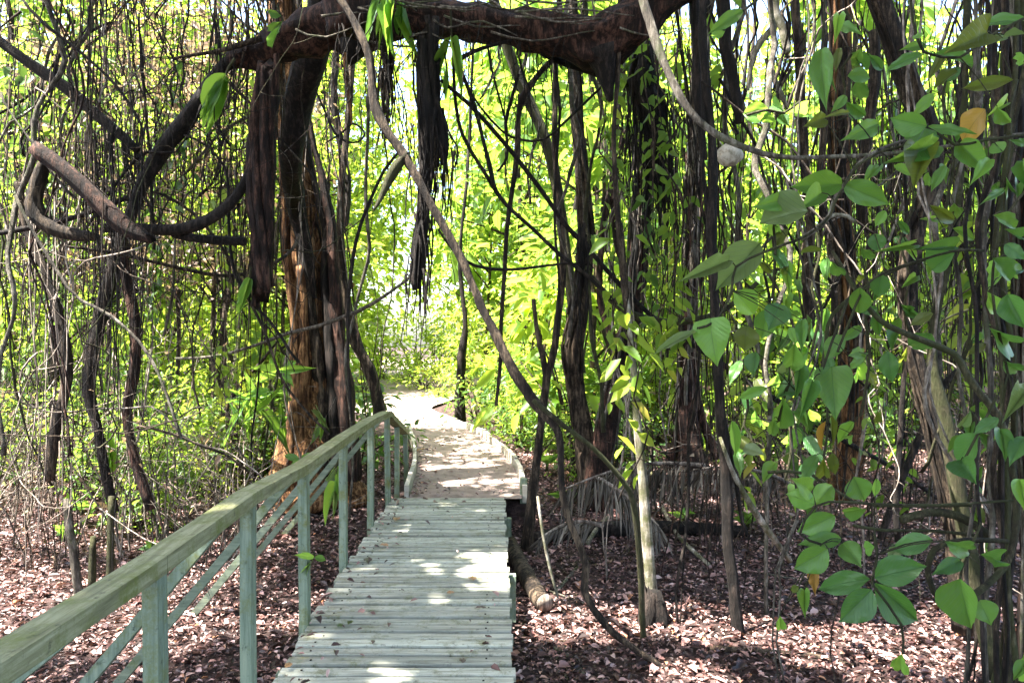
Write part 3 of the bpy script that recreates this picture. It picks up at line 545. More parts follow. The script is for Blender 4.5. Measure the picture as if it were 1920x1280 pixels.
for i, (xs, yy, wd, mt, lab) in enumerate((((1440, 1475), (-20, 100), 18, 'pale', 'white peeling branch at the top right catching the light'), ((1352, 1386), (-20, 230), 26, 'dark', 'black bumpy vine descending to the pale round growth'), ((1300, 1318), (-20, 300), 20, 'dark', 'black thick vine left of the bumpy one'), ((1640, 1612), (60, 420), 24, 'brown', 'dark brown stem beside the leaning trunk at upper right'), ((1545, 1535), (160, 560), 12, 'brown', 'brown slender stem behind the single hanging leaf'))):
    liana(V, lab, 'vine', mt, 4.6 + .2 * i, [(xs[0] + (xs[1] - xs[0]) * k / 5 + rnd.uniform(-5, 5), yy[0] + (yy[1] - yy[0]) * k / 5, wd * (1 - .06 * k)) for k in range(6)], rough=.4, wob=.02)
liana(V, 'white forked bark strip hanging right of the white peeling branch', 'branch', 'pale', 4.7, [(1468, 20, 8), (1452, 50, 12), (1425, 80, 12), (1408, 120, 9), (1402, 170, 5)], rough=.3)
liana(V, 'pinkish white broken branch below the peeling branch', 'branch', 'pale', 4.8, [(1436, 110, 8), (1448, 140, 10), (1462, 172, 11), (1476, 202, 7)], rough=.3)
# extra level vines behind the right-hand leaves
for pts, lab in (([(1440, 885), (1520, 888), (1600, 940), (1700, 948), (1830, 946)], 'green slim vine running level above the cluster of broad leaves'), ([(1600, 985), (1660, 994), (1740, 994), (1840, 1004)], 'thin straight tan twig level with the ring liana'), ([(1690, 975), (1740, 960), (1790, 965), (1830, 985), (1860, 1010)], 'thick mossy root arching above the ring liana')):
    liana(V, lab, 'vine', 'moss', 3.4, [(x, y, 16 if 'thick' in lab else 6) for x, y in pts])

# pale round growth on the vine
c = W(1368, 291, 5.0); m = MB(); vs = []; fs = []; nu, nv = 18, 12
for j in range(nv + 1):
    for i in range(nu):
        a = 2 * math.pi * i / nu; b = math.pi * j / nv; p = Vector((math.sin(b) * math.cos(a), math.sin(b) * math.sin(a), math.cos(b) * .92))
        vs.append(c + p * .085 * (1 + .16 * mnoise.noise(p * 2.4)))
for j in range(nv): fs += [(j * nu + i, j * nu + (i + 1) % nu, (j + 1) * nu + (i + 1) % nu, (j + 1) * nu + i) for i in range(nu)]
m.add(vs, fs); tag(m.build('round_nest', M_PALE, origin=c), 'pale round nest like a ball stuck to the bumpy black vine', 'nest')

# ------------------------------------------------------------------ things lying on the ground at right
def ground_tube(label, cat, mat, pts, name='fallen_branch', off=.5, **kw):
    P = []; R = []
    for px, py, wpx in pts:
        g = G(px, py); r = wpx / 2 / F * g.y; P.append(g + Vector((0, 0, r * off + .004))); R.append(r)
    m = MB(); m.tube(P, R, kw.pop('sides', 9), .07, kw.pop('wob', 0), kw.pop('rough', .15), None, kw.pop('jag', 0))
    return tag(m.build(name, BARK[mat], origin=P[0]), label, cat)
ground_tube('brown smooth fallen log with a pale cut end beside the boardwalk', 'log', 'brown', [(956, 1032, 28), (968, 1060, 30), (985, 1092, 32), (1002, 1122, 32), (1022, 1150, 32)], name='fallen_log', off=1.0, sides=14)
ground_tube('long dark fallen log lying behind the grey palm frond', 'log', 'dark', [(1000, 1022, 24), (1080, 1012, 30), (1180, 1004, 30), (1280, 1002, 26), (1400, 1006, 20)], name='fallen_log', off=.9, sides=12)
g = G(1024, 1152); a_ = G(1022, 1150) + Vector((0, 0, .075)); d_ = (G(1022, 1150) - G(1002, 1122)).normalized(); m = MB(); m.tube([a_ - d_ * .004, a_ + d_ * .004], [.06, .06], 14, .02, 0, .05); tag(m.build('cut_end', BARK['dry'], origin=g), 'pale sawn disc at the near end of the smooth log', 'cut end')
ground_tube('thin pale stick leaning on the leaf litter near the diagonal liana', 'stick', 'pale', [(1040, 1115, 6), (1065, 1085, 6), (1090, 1058, 6)])
ground_tube('pale stick crossing the log in front of the frond', 'stick', 'pale', [(1102, 1040, 9), (1120, 1010, 8), (1140, 985, 6)], off=5)
ground_tube('long low dark branch lying across the lower right litter', 'stick', 'brown', [(1330, 1218, 10), (1420, 1225, 12), (1520, 1232, 10), (1600, 1250, 7)])
ground_tube('curved pale stick arching beside the slim pale trunk', 'stick', 'pale', [(1240, 960, 7), (1268, 1010, 7), (1290, 1036, 8), (1330, 1070, 7)], off=3)
for i in range(22):
    x = rnd.uniform(1000, 1850); y = rnd.uniform(960, 1265); a = rnd.uniform(-.5, .5); ln = rnd.uniform(40, 130)
    o = ground_tube('thin dry stick lying on the right hand leaf litter', 'stick', rnd.choice(['brown', 'grey', 'dark']), [(x, y, 4), (x + ln * .5, y + a * ln * .5 + rnd.uniform(-6, 6), 4), (x + ln, max(930, y + a * ln), 2)], name='twig', sides=5); o['group'] = 'dry sticks on the right litter'
m = MB(); px_tube(m, (4.55, 4.55), [(1008, 930, 5), (1018, 1000, 6), (1030, 1060, 6), (1046, 1120, 5)], sides=6); tag(m.build('leaning_pole', BARK['pale'], origin=W(1046, 1120, 4.55)), 'thin whitish pole leaning upright left of the diagonal liana', 'pole')

def palm_frond(label, p0, p1, sag, n, ll, seed, hang=.9):
    r = np.random.default_rng(seed); t = thing('fallen_palm_frond', label, 'palm frond', p0)
    pts = [p0.lerp(p1, k / 6) + Vector((0, 0, sag * math.sin(math.pi * k / 6))) for k in range(7)]
    m = MB(); m.tube(pts, [.022 - .0026 * k for k in range(7)], 6, .06); m.build('frond_spine', BARK['dry'], t, origin=p0)
    k = np.linspace(.12, 1, n); P = np.array([[*(p0.lerp(p1, a) + Vector((0, 0, sag * math.sin(math.pi * a))))] for a in k]); d = np.array([*(p1 - p0).normalized()])
    sd_ = np.where(np.arange(n) % 2 == 0, 1, -1)[:, None]; out = np.cross(d, [0, 0, 1.0])
    dr = d * .55 + sd_ * out * .55 + np.array([0, 0, -hang]) + r.normal(0, .12, (n, 3)); L = ll * (1 - .5 * np.abs(k - .45)) * r.uniform(.8, 1.1, n)
    me = leaf_mesh('leaflets', LEAF['frond'], P - np.array([*p0]), dr, r.normal(0, .4, (n, 3)) + np.array([0, -1, .4]), L, np.full(n, .022), curl=.1, fold=.25); link('leaflets', me, t); return t
palm_frond('large dry grey palm frond collapsed behind the slim pale trunk', W(1320, 872, 7.0), W(1060, 915, 6.4), .10, 90, .50, 1, 1.1)
palm_frond('small curled dead frond lying low beside the dark log', W(1130, 985, 6.2), W(1010, 1010, 6.0), .08, 36, .25, 2, .8)
palm_frond('half buried grey frond further right behind the black trunk', W(1480, 905, 7.2), W(1300, 880, 6.9), .08, 70, .4, 3, .9)
palm_frond('grey frond with leaflets spread downward by the dark straight trunk', W(1120, 895, 6.6), W(1235, 985, 6.2), .04, 50, .40, 4, 1.0)

# ------------------------------------------------------------------ foliage: shrubs, saplings, background trees
def crown_points(n, k, rx, ry, z0, z1, sig, seed, shape=1.0):
    r = np.random.default_rng(seed)
    a = r.random(k) * 6.283; q = np.sqrt(r.random(k)); h = r.random(k)
    prof = np.sin(np.pi * (.15 + .8 * h)) ** shape
    C = np.stack([np.cos(a) * q * rx * prof, np.sin(a) * q * ry * prof, z0 + (z1 - z0) * h], 1)
    sz = r.uniform(.6, 1.3, k) * sig; idx = r.integers(0, k, n)
    d = r.normal(size=(n, 3)); d /= np.linalg.norm(d, axis=1, keepdims=True)
    P = C[idx] + d * (r.random(n) ** .5)[:, None] * sz[idx][:, None] * np.array([1.2, 1.2, .75])
    return C, P, d
def foliage(name, mat, n, k, rx, ry, z0, z1, sig, L, ratio, seed, droop=.25, parent=None):
    C, P, d = crown_points(n, k, rx, ry, z0, z1, sig, seed); r = np.random.default_rng(seed + 1)
    dr = d * np.array([1, 1, .5]) + np.array([0, 0, -droop]) + r.normal(0, .35, (n, 3))
    nm = np.stack([r.normal(0, .5, n), r.normal(0, .5, n), np.ones(n)], 1)
    ln = L * r.uniform(.6, 1.3, n)
    me = leaf_mesh(name, mat, P, dr, nm, ln, ln * ratio * r.uniform(.8, 1.2, n))
    return C, link(name, me, parent)
def plant(name, label, cat, matl, matb, n, k, rx, z0, z1, sig, L, ratio, seed, rad, stems=5, droop=.25, group=None, leafname='foliage', stemname='stem'):
    t = thing(name, label, cat, (0, 0, 0), group)
    C, o = foliage(leafname, LEAF[matl], n, k, rx, rx, z0, z1, sig, L, ratio, seed, droop, t)
    r = random.Random(seed); m = MB()
    if stems == 1:
        m.tube([(0, 0, -.3), (r.uniform(-.1, .1), r.uniform(-.1, .1), z1 * .35), (r.uniform(-.2, .2), r.uniform(-.2, .2), z1 * .9)], [rad, rad * .7, rad * .25], 7, .25, .05)
        for c in C[::3]:
            zb = max(.3, c[2] - r.uniform(.4, 1.0)); m.tube([(0, 0, zb), (c[0] * .5, c[1] * .5, (zb + c[2]) / 2 + .05), tuple(c)], [rad * .35, rad * .22, rad * .08], 4, .4)
    else:
        for c in C[:stems * 3]:
            m.tube([(r.uniform(-.12, .12), r.uniform(-.12, .12), -.1), (c[0] * .35, c[1] * .35, c[2] * .5), tuple(c)], [rad, rad * .7, rad * .25], 5, .25, .04)
    m.build(stemname, BARK[matb], t)
    return t
PLANT_LIST = []
def scatter(protos, spots, group, labels):
    for i, (x, y, s, sz) in enumerate(spots):
        p = protos[i % len(protos)]
        lab = labels[i % len(protos)]
        PLANT_LIST.append(p)
        if not p.get('used'):
            p['used'] = 1; o = p; o['label'] = lab; o['group'] = group
            o.location = (x, y, ground_z(x, y) if abs(y) < 30 else 0); o.rotation_euler = (0, 0, rnd.uniform(0, 6.28)); o.scale = (s, s, sz)
        else:
            copy_thing(p, (x, y, ground_z(x, y) if abs(y) < 30 else 0), rnd.uniform(0, 6.28), (s, s, sz), lab, group)
def clear_of_path(x, y, d):
    a = -1.0 if y < 7 else lerp(PATH_L, y); b = .07 if y < 7 else lerp(PATH_R, y)
    if y > 21: return True
    return x < a - d or x > b + d
def spots(n, y0, y1, d, smin, smax, half=.80, reject=None):
    out = []; tries = 0
    while len(out) < n and tries < n * 60:
        tries += 1; y = rnd.uniform(y0, y1); x = rnd.uniform(-half, half) * y - .25
        if not clear_of_path(x, y, d) or (reject and reject(x, y)): continue
        if any((x - a) ** 2 + (y - b) ** 2 < .35 for a, b, _, _ in out): continue
        s = rnd.uniform(smin, smax); out.append((x, y, s, s * rnd.uniform(.9, 1.15)))
    return out
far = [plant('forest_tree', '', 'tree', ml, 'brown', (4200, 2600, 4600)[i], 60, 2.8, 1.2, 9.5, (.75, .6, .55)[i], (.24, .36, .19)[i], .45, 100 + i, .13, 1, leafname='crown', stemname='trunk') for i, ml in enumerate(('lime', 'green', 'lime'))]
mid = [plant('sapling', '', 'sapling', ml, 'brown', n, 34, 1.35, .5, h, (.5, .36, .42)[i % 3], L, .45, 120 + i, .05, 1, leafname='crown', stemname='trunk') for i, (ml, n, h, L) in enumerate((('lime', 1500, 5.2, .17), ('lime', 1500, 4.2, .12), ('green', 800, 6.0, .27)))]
low = [plant('shrub', '', 'shrub', ml, 'brown', n, 20, .75, .12, 1.35, .3, L, .42, 140 + i, .014, 5) for i, (ml, n, L) in enumerate((('green', 520, .13), ('lime', 520, .11), ('dark', 420, .15)))]
broad = [plant('broad_leaved_plant', '', 'plant', 'lime', 'brown', 150, 14, .7, .4, 2.2, .4, .28, .45, 160, .02, 4)]
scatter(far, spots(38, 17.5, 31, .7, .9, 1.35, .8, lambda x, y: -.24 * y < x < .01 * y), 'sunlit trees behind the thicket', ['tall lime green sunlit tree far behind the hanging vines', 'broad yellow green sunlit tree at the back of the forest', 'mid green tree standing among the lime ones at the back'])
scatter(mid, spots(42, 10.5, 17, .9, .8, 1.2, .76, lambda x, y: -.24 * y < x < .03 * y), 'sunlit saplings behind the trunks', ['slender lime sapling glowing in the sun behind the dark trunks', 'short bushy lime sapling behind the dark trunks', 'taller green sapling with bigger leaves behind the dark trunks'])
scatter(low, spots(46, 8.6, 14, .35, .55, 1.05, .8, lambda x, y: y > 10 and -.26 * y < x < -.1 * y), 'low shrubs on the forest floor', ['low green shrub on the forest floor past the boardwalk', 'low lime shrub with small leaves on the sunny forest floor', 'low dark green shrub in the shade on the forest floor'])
scatter(low, [(x, y, s_, s_) for x, y, s_ in [(rnd.uniform(-.46 * y, -.27 * y), y, rnd.uniform(.5, .85)) for y in [rnd.uniform(7.6, 10.5) for _ in range(11)]] + [(rnd.uniform(-.72 * y, -.4 * y), y, rnd.uniform(.45, .8)) for y in [rnd.uniform(6.8, 10.5) for _ in range(17)]]], 'low shrubs beside the big tree', ['low green shrub in the left thicket near the big tree', 'low lime shrub in the left thicket near the big tree', 'low dark green shrub in the left thicket near the big tree'])
scatter(low, [(lerp(PATH_R, y) + dx, y, s_, s_) for y, dx, s_ in ((8.9, .75, .55), (9.6, 1.3, .7), (10.4, .7, .6), (11.2, .6, .7), (11.9, 1.4, .8), (12.6, .7, .8), (13.4, 1.5, .9), (14.2, 1.5, .8), (10.8, 1.9, .8))], 'shrubs along the curved path edging', ['low green shrub along the curved edging of the path', 'low lime shrub along the curved edging of the path', 'low dark green shrub along the curved edging of the path'])
scatter(broad, spots(9, 9.5, 14, .8, .7, 1.2, .6, lambda x, y: x < .5), 'broad leaved plants behind the lianas', ['plant with large lime leaves among the sunlit saplings'])

for gs, grp, labs, pr in (([(-.1, 16.6), (-7.2, 20)], 'sunny shrubs around the path opening', ['low green shrub glowing at the far end of the path', 'low lime shrub glowing at the far end of the path', 'low dark green shrub at the far end of the path'], low), ([(-7.6, 24.4), (-.9, 23.6), (-7.4, 28), (-.2, 19.5)], 'sunlit saplings closing the path opening', ['slender lime sapling closing the end of the path', 'short bushy lime sapling closing the end of the path', 'taller green sapling closing the end of the path'], mid)):
    for i, (x, y) in enumerate(gs):
        copy_thing(pr[(1, 1, 0)[i % 3]], (x, y, -.1), rnd.uniform(0, 6.28), (1.35,) * 3, labs[(1, 1, 0)[i % 3]], grp)
fts = []
for i in range(4):
    r = random.Random(800 + i); m = MB(); pts = [Vector((r.gauss(0, .12), r.gauss(0, .12), -.3 + k * 1.3)) for k in range(9)]; rr = (.05, .035, .07, .028)[i]; m.tube(pts, [rr * (1 - .06 * k) for k in range(9)], 7, .3, .03, .3)
    fts.append(m.build('slim_tree', BARK[('dark', 'brown', 'dark', 'grey')[i]]))
for i, (x, y, s_, _) in enumerate(spots(30, 9.5, 17, .6, .8, 1.2, .74, lambda x, y: -.22 * y < x < 0.02 * y)):
    o = fts[i] if i < 4 else fts[i % 4].copy()
    if i >= 4: COL.objects.link(o)
    o.location = (x, y, ground_z(x, y)); o.rotation_euler = (rnd.gauss(0, .06), rnd.gauss(0, .06), rnd.uniform(0, 6.28)); tag(o, 'slender dark trunk among the sunlit saplings in the distance', 'tree', 'slender distant trunks')
for i, (x, y, sz) in enumerate(((-5.9, 24.5, 1.25), (.9, 24.2, 1.3), (-6.4, 28, 1.4), (1.3, 28.5, 1.4))):
    copy_thing(far[(0, 2, 0, 1, 2, 0, 2)[i]], (x, y, .5), rnd.uniform(0, 6.28), (1.1, 1.1, sz), ['tall lime tree arching over the far end of the path', 'yellow green broad tree arching over the far end of the path', 'small leaved lime tree arching over the far end of the path'][(0, 2, 0, 1, 2, 0, 2)[i]], 'trees arching over the far path')
for i in range(4):
    x, y = (-8.5, -7.6, -.2, .6)[i], rnd.uniform(27, 33)
    copy_thing(low[i % 2], (x, y, -.1), rnd.uniform(0, 6.28), (2.0,) * 3, ['low green shrub at the back of the far clearing', 'low lime shrub at the back of the far clearing'][i % 2], 'shrubs at the back of the clearing')
for i, (x, y) in enumerate(((-3.9, 21.5), (-2.3, 23.0), (-3.2, 26.0), (-1.5, 20.0))):
    copy_thing(low[1], (x, y, -.1), rnd.uniform(0, 6.28), (1.3, 1.3, .8), 'low lime shrub glowing in the bright clearing where the path ends', 'shrubs in the bright clearing')
for i, (x, y, z_) in enumerate(((-4.6, 29, 2.0), (-2.6, 30.5, 2.2), (-3.7, 33, 2.6), (-1.5, 33, 2.4), (-5.6, 33, 2.6))):
    copy_thing(low[1], (x, y, -.1), rnd.uniform(0, 6.28), (z_, z_, z_ * .85), 'bushy lime shrub at the very back of the bright clearing', 'bushes closing the clearing')
# far forest seen only as one bright mass
N = 32000
x = rng.uniform(-34, 34, N); y = rng.uniform(30, 38, N); z = 16 * rng.random(N) ** 1.1
gap = (np.abs(x / y + .095) > .055) | (z > 2.9 + rng.normal(0, .5, N)) | (rng.random(N) < .12); x, y, z = x[gap], y[gap], z[gap]; N = len(x)
L = rng.uniform(.3, .6, N)
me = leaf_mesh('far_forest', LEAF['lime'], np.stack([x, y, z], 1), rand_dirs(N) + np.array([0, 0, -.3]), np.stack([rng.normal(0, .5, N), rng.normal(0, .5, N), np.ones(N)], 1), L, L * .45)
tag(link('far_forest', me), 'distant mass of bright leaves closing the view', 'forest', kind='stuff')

# ------------------------------------------------------------------ dry thicket and twig tangles
def twig_shrub(seed, n, h, spread, label, mat='dry', leaves=0):
    r = random.Random(seed); t = thing('dead_shrub', label, 'dead shrub', (0, 0, 0)); m = MB(); tips = []
    for i in range(n):
        b = Vector((r.uniform(-.35, .35), r.uniform(-.35, .35), -.08)); a = r.uniform(0, 6.28); hh = h * r.uniform(.45, 1.0); sp = spread * r.uniform(.1, 1.0)
        p1 = b + Vector((math.cos(a) * sp * .3, math.sin(a) * sp * .3, hh * .45)); p2 = b + Vector((math.cos(a + r.uniform(-.7, .7)) * sp, math.sin(a + r.uniform(-.7, .7)) * sp, hh))
        rr = r.uniform(.004, .011); m.tube([b, p1, p2], [rr, rr * .8, rr * .3], 4, .16, .05)
        for _ in range(r.randint(2, 5)):
            f = r.uniform(.25, .95); q = b.lerp(p1, f / .5) if f < .5 else p1.lerp(p2, f / .5 - 1)
            e = q + Vector((r.uniform(-.5, .5), r.uniform(-.5, .5), r.uniform(-.15, .45))); m.tube([q, q.lerp(e, .5) + Vector((0, 0, r.uniform(-.06, .06))), e], [rr * .55, rr * .4, rr * .2], 3, .18, .04); tips.append(e)
    m.build('stems', BARK[mat], t)['kind'] = 'stuff'
    if leaves:
        k = r.choices(tips, k=leaves); P = np.array([[*p] for p in k]) + rng.normal(0, .09, (leaves, 3)); L = rng.uniform(.05, .13, leaves)
        me = leaf_mesh('foliage', LEAF['dry'], P, rand_dirs(leaves) + np.array([0, 0, -.5]), rand_dirs(leaves), L, L * .45); link('foliage', me, t)
    return t
dead = [twig_shrub(1, 20, 2.2, .9, '', 'dry', 30), twig_shrub(2, 24, 1.4, 1.1, '', 'dry', 14), twig_shrub(3, 16, 3.2, 1.0, '', 'brown', 50), twig_shrub(4, 18, 2.6, .7, '', 'grey', 30)]
dl = ['pale dry shrub of bare twigs in the left thicket', 'low spreading dead shrub on the sunny litter at left', 'tall brown dead shrub with withered leaves in the left thicket', 'upright grey twiggy shrub in the left thicket']
scatter(dead, [(rnd.uniform(-.74 * y, -.26 * y - .2), y, s, s) for y, s in ((rnd.uniform(5.6, 10.5), rnd.uniform(.55, .95)) for _ in range(25))], 'dry shrubs of the left thicket', dl)
dead2 = [twig_shrub(5, 10, 1.6, 1.0, '', 'brown', 10), twig_shrub(6, 12, 2.4, .8, '', 'grey', 40)]
scatter(dead2, [(rnd.uniform(.12 * y, .74 * y), y, s, s) for y, s in ((rnd.uniform(6.3, 10.5), rnd.uniform(.6, 1.1)) for _ in range(18))], 'twiggy shrubs on the right', ['brown twiggy dead shrub between the right hand trunks', 'grey twiggy dead shrub between the right hand trunks'])
scatter([plant('withered_sapling', '', 'sapling', 'dry', 'brown', 700, 30, 1.3, 2.2, 6.2, .5, .12, .45, 180, .04, 1, leafname='crown', stemname='trunk')], [(x, y, 1, 1) for x, y in ((-4.4, 9.0), (-3.7, 9.7), (-3.2, 8.9), (-5.0, 9.6), (-4.6, 10.8), (-6.4, 10.6), (-3.2, 11.4))], 'withered saplings at the upper left', ['withered sapling with brownish pink leaves behind the left thicket'])

# ------------------------------------------------------------------ hanging vines and aerial roots
vine_protos = []
for i in range(14):
    r = random.Random(300 + i); m = MB(); x = y = 0; pts = []; h = 7.2
    bow = r.uniform(-.5, .5)
    for k in range(13):
        f = k / 12; pts.append((x + bow * math.sin(f * 3.14) * .5, y, f * h)); x += r.gauss(0, .06); y += r.gauss(0, .06)
    rr = r.choice([.005, .006, .008, .010, .013, .017]); m.tube(pts, [rr * r.uniform(.7, 1.2) for _ in pts], 5 if rr < .012 else 6, .16, .035, .35)
    if i % 3 == 0:                                        # a second stem twined round the first
        m.tube([(a + .03 * math.cos(k * 1.4), b + .03 * math.sin(k * 1.4), c) for k, (a, b, c) in enumerate(pts)], [.005] * 13, 4, .16, .02)
    me_mat = BARK[['dark', 'brown', 'grey', 'dark', 'moss', 'dry', 'red'][i % 7]]
    o = m.build('hanging_vine', me_mat); vine_protos.append(o)
used = set()
def hang(px, Y, zb, i, label, group):
    X = (px - CX) / F * Y; z0 = max(zb, ground_z(X, Y) - .05); s = (CAM_Z + .47 * Y + .9 - z0) / 7.2; p = vine_protos[i % 14]
    if i % 14 in used: o = p.copy(); COL.objects.link(o)
    else: used.add(i % 14); o = p
    o.location = (X, Y, z0); o.rotation_euler = (rnd.gauss(0, .03), rnd.gauss(0, .04), rnd.uniform(0, 6.28)); o.scale = (1, 1, s); tag(o, label, 'vine', group)
zones = [((-20, 520), 30, (4.6, 9.5), 'thin hanging vine in front of the dry thicket on the left', 'vines hanging at the left'),
         ((520, 700), 12, (7.0, 9.5), 'thin vine hanging close to the big orange brown tree', 'vines around the big tree'),
         ((720, 1050), 9, (5.0, 8.0), 'fine vine hanging from the overhead branch above the path', 'vines above the path'),
         ((1060, 1430), 20, (4.8, 9.0), 'vine hanging between the trunks right of the path', 'vines between the right hand trunks'),
         ((1430, 1930), 32, (3.2, 8.5), 'vine hanging behind the broad leaves on the far right', 'vines at the far right')]
n = 0
for (a, b), cnt, (y0, y1), lab, grp in zones:
    for k in range(cnt):
        Y = rnd.uniform(y0, y1); px = rnd.uniform(a, b)
        zb = -.5 if rnd.random() < .5 else rnd.uniform(.3, 3.2)
        if 720 < px < 1060: zb = rnd.uniform(1.9, 3.4)
        hang(px, Y, zb, n, lab, grp); n += 1
# slanting thin vines
for k in range(34):
    left = k < 18; px0 = rnd.uniform(-40, 480) if left else rnd.uniform(1080, 1900); Y = rnd.uniform(4.6, 8)
    y0 = rnd.uniform(-60, 420); dx = rnd.uniform(-330, 330); y1 = y0 + rnd.uniform(150, 520)
    pts = [(px0 + dx * f + rnd.uniform(-16, 16), y0 + (y1 - y0) * (f ** rnd.choice([1, 1.4, .7])) , rnd.uniform(3, 7)) for f in (0, .25, .5, .75, 1)]
    o = liana('slanting_vine', 'thin vine slanting through the left thicket' if left else 'thin vine slanting between the trunks on the right', 'vine', rnd.choice(['dark', 'brown', 'grey', 'dark']), Y, pts, 'slanting vines at the left' if left else 'slanting vines at the right', rough=.3, wob=.03, sides=5)

# curtains of fine aerial roots
cur = []
for i in range(6):
    r = random.Random(700 + i); m = MB()
    for q in range((12, 18, 9, 22, 14, 16)[i]):
        x, y = r.gauss(0, .14), r.gauss(0, .07); ln = r.uniform(.5, 3.0); pts = []
        for k in range(8): pts.append((x, y, -ln * k / 7)); x += r.gauss(0, .022); y += r.gauss(0, .02)
        m.tube(pts, [r.uniform(.0025, .006) * (1 - .07 * k) for k in range(8)], 4, .12, .025, .3)
    for q in range(5):
        a = Vector((r.gauss(0, .2), r.gauss(0, .1), -r.uniform(.2, 1.8))); b = a + Vector((r.uniform(-.7, .7), r.uniform(-.2, .2), r.uniform(-.9, .2))); m.tube([a, a.lerp(b, .5) + Vector((0, 0, -r.uniform(.03, .15))), b], .003, 4, .1, .02)
    o = m.build('aerial_roots', BARK[('dark', 'brown', 'dry', 'dark', 'brown', 'red')[i]]); cur.append(o)
for k in range(72):
    left = k % 5 < 2; px = rnd.uniform(-10, 560) if left else (rnd.choice([rnd.uniform(1170, 1340), rnd.uniform(1480, 1720), rnd.uniform(1800, 1900)]) if k % 6 else rnd.uniform(640, 1060)); mid_ = not left and px < 1065
    Y = rnd.uniform(4.8, 9) if not mid_ else 5.0 + rnd.uniform(-.2, .2); py = rnd.uniform(-120, 420) if not mid_ else rnd.uniform(20, 70); g = W(px, py, Y)
    o = cur[k % 6] if k < 6 else cur[k % 6].copy()
    if k >= 6: COL.objects.link(o)
    o.location = g; o.rotation_euler = (0, 0, rnd.uniform(-.6, .6)); o.scale = (rnd.uniform(.7, 1.4), 1, rnd.uniform(.25, .6) if mid_ else rnd.uniform(.7, 1.3)); 
    if mid_: tag(o, 'short tuft of fine roots hanging off the overhead branch', 'aerial roots', 'fine root tufts on the overhead branch')
    else: tag(o, 'curtain of fine aerial roots in the left thicket' if left else 'curtain of fine aerial roots between the right hand trunks', 'aerial roots', 'root curtains at the left' if left else 'root curtains at the right')

# curly tangles: thin vines that wander and loop
tang = []
for i in range(9):
    r = random.Random(500 + i); m = MB(); p = Vector((0, 0, 0)); a = r.uniform(0, 6.28); e = r.uniform(-.6, .9); pts = [p]
    for k in range(r.randint(14, 26)):
        a += r.gauss(0, .55); e = max(-1.2, min(1.2, e + r.gauss(0, .5))); p = p + .17 * Vector((math.cos(a) * math.cos(e), math.sin(a) * math.cos(e), math.sin(e))); pts.append(p)
    rr = r.uniform(.003, .008); m.tube(pts, [rr * (1 - .6 * k / len(pts)) for k in range(len(pts))], 4, .07, .03, .3)
    for k in range(2, len(pts) - 1, 3):
        q = pts[k]; d = Vector((r.gauss(0, .16), r.gauss(0, .16), r.gauss(.02, .16))); m.tube([q, q + d * .6 + Vector((0, 0, -.02)), q + d * 1.4], [rr * .6, rr * .4, rr * .2], 3, .1)
    tang.append(m.build('curling_vine', BARK[['dark', 'brown', 'dry', 'grey', 'dark', 'dry', 'brown', 'moss', 'dry'][i]]))
for k in range(130):
    left = k < 86; px = rnd.uniform(-10, 520) if left else rnd.uniform(1190, 1900); py = rnd.uniform(-20, 900) if left else rnd.uniform(0, 900); Y = rnd.uniform(4.8, 8.6) if left else rnd.uniform(4.0, 8.5)
    o = tang[k % 9] if k < 9 else tang[k % 9].copy()
    if k >= 9: COL.objects.link(o)
    g = W(px, py, Y); o.location = (g.x, g.y, max(g.z, ground_z(g.x, g.y) + .1)); o.rotation_euler = (rnd.gauss(0, .5), rnd.gauss(0, .5), rnd.uniform(0, 6.28)); sc_ = rnd.uniform(.6, 1.2); o.scale = (sc_,) * 3
    tag(o, 'thin curling vine tangled into the left thicket' if left else 'thin curling vine tangled between the right hand trunks', 'vine', 'curling vines at the left' if left else 'curling vines at the right')
lv = []
for i in range(5):
    r = random.Random(600 + i); t = thing('leafy_vine', '', 'leafy vine', (0, 0, 0)); pts = [Vector((r.gauss(0, .05), r.gauss(0, .05), -k * .22)) for k in range(9)]
    m = MB(); m.tube(pts, [.006] * 9, 5, .12, .02); m.build('stem', BARK['brown'], t); n_ = (34, 44, 26, 60, 30)[i]
    P = np.array([[*pts[r.randrange(9)].lerp(pts[r.randrange(9)], .5)] for _ in range(n_)]) + rng.normal(0, .05, (n_, 3)); D_ = rand_dirs(n_) * np.array([1, 1, .4]) + np.array([0, 0, -.55]); L_ = (.13, .10, .17, .07, .15)[i] * rng.uniform(.6, 1.25, n_)
    link('foliage', leaf_mesh('foliage', LEAF[('green', 'green', 'dark', 'lime', 'lime')[i]], P, D_, np.stack([rng.normal(0, .7, n_), rng.normal(0, .7, n_), np.ones(n_)], 1), L_, L_ * .46, curl=.2), t); lv.append(t)
LVL = ['leafy vine with drooping green leaves', 'leafy vine with fresh green leaves', 'leafy vine with large dark leaves', 'leafy vine with tiny lime leaves', 'leafy vine with lime leaves']
for k in range(84):
    left = k % 2 == 1; Y = rnd.uniform(5.8 if left else 4.8, 8.6); px = rnd.uniform(-10, 500) if left else rnd.uniform(1090, 1910); py = rnd.uniform(-80, 620) if left else rnd.uniform(-100, 560); g = W(px, py, Y); s_ = rnd.uniform(.55, .9) if left else rnd.uniform(.7, 1.2)
    lab = LVL[k % 5] + (' among the left thicket' if left else ' among the right hand trunks'); grp = 'leafy vines of the left thicket' if left else 'leafy vines among the right hand trunks'
    if k < 5:
        o = lv[k]; o.location = g; o.scale = (s_,) * 3; o.rotation_euler = (0, 0, rnd.uniform(0, 6.28)); o['label'] = lab; o['group'] = grp
    else: copy_thing(lv[k % 5], g, rnd.uniform(0, 6.28), (s_,) * 3, lab, grp)

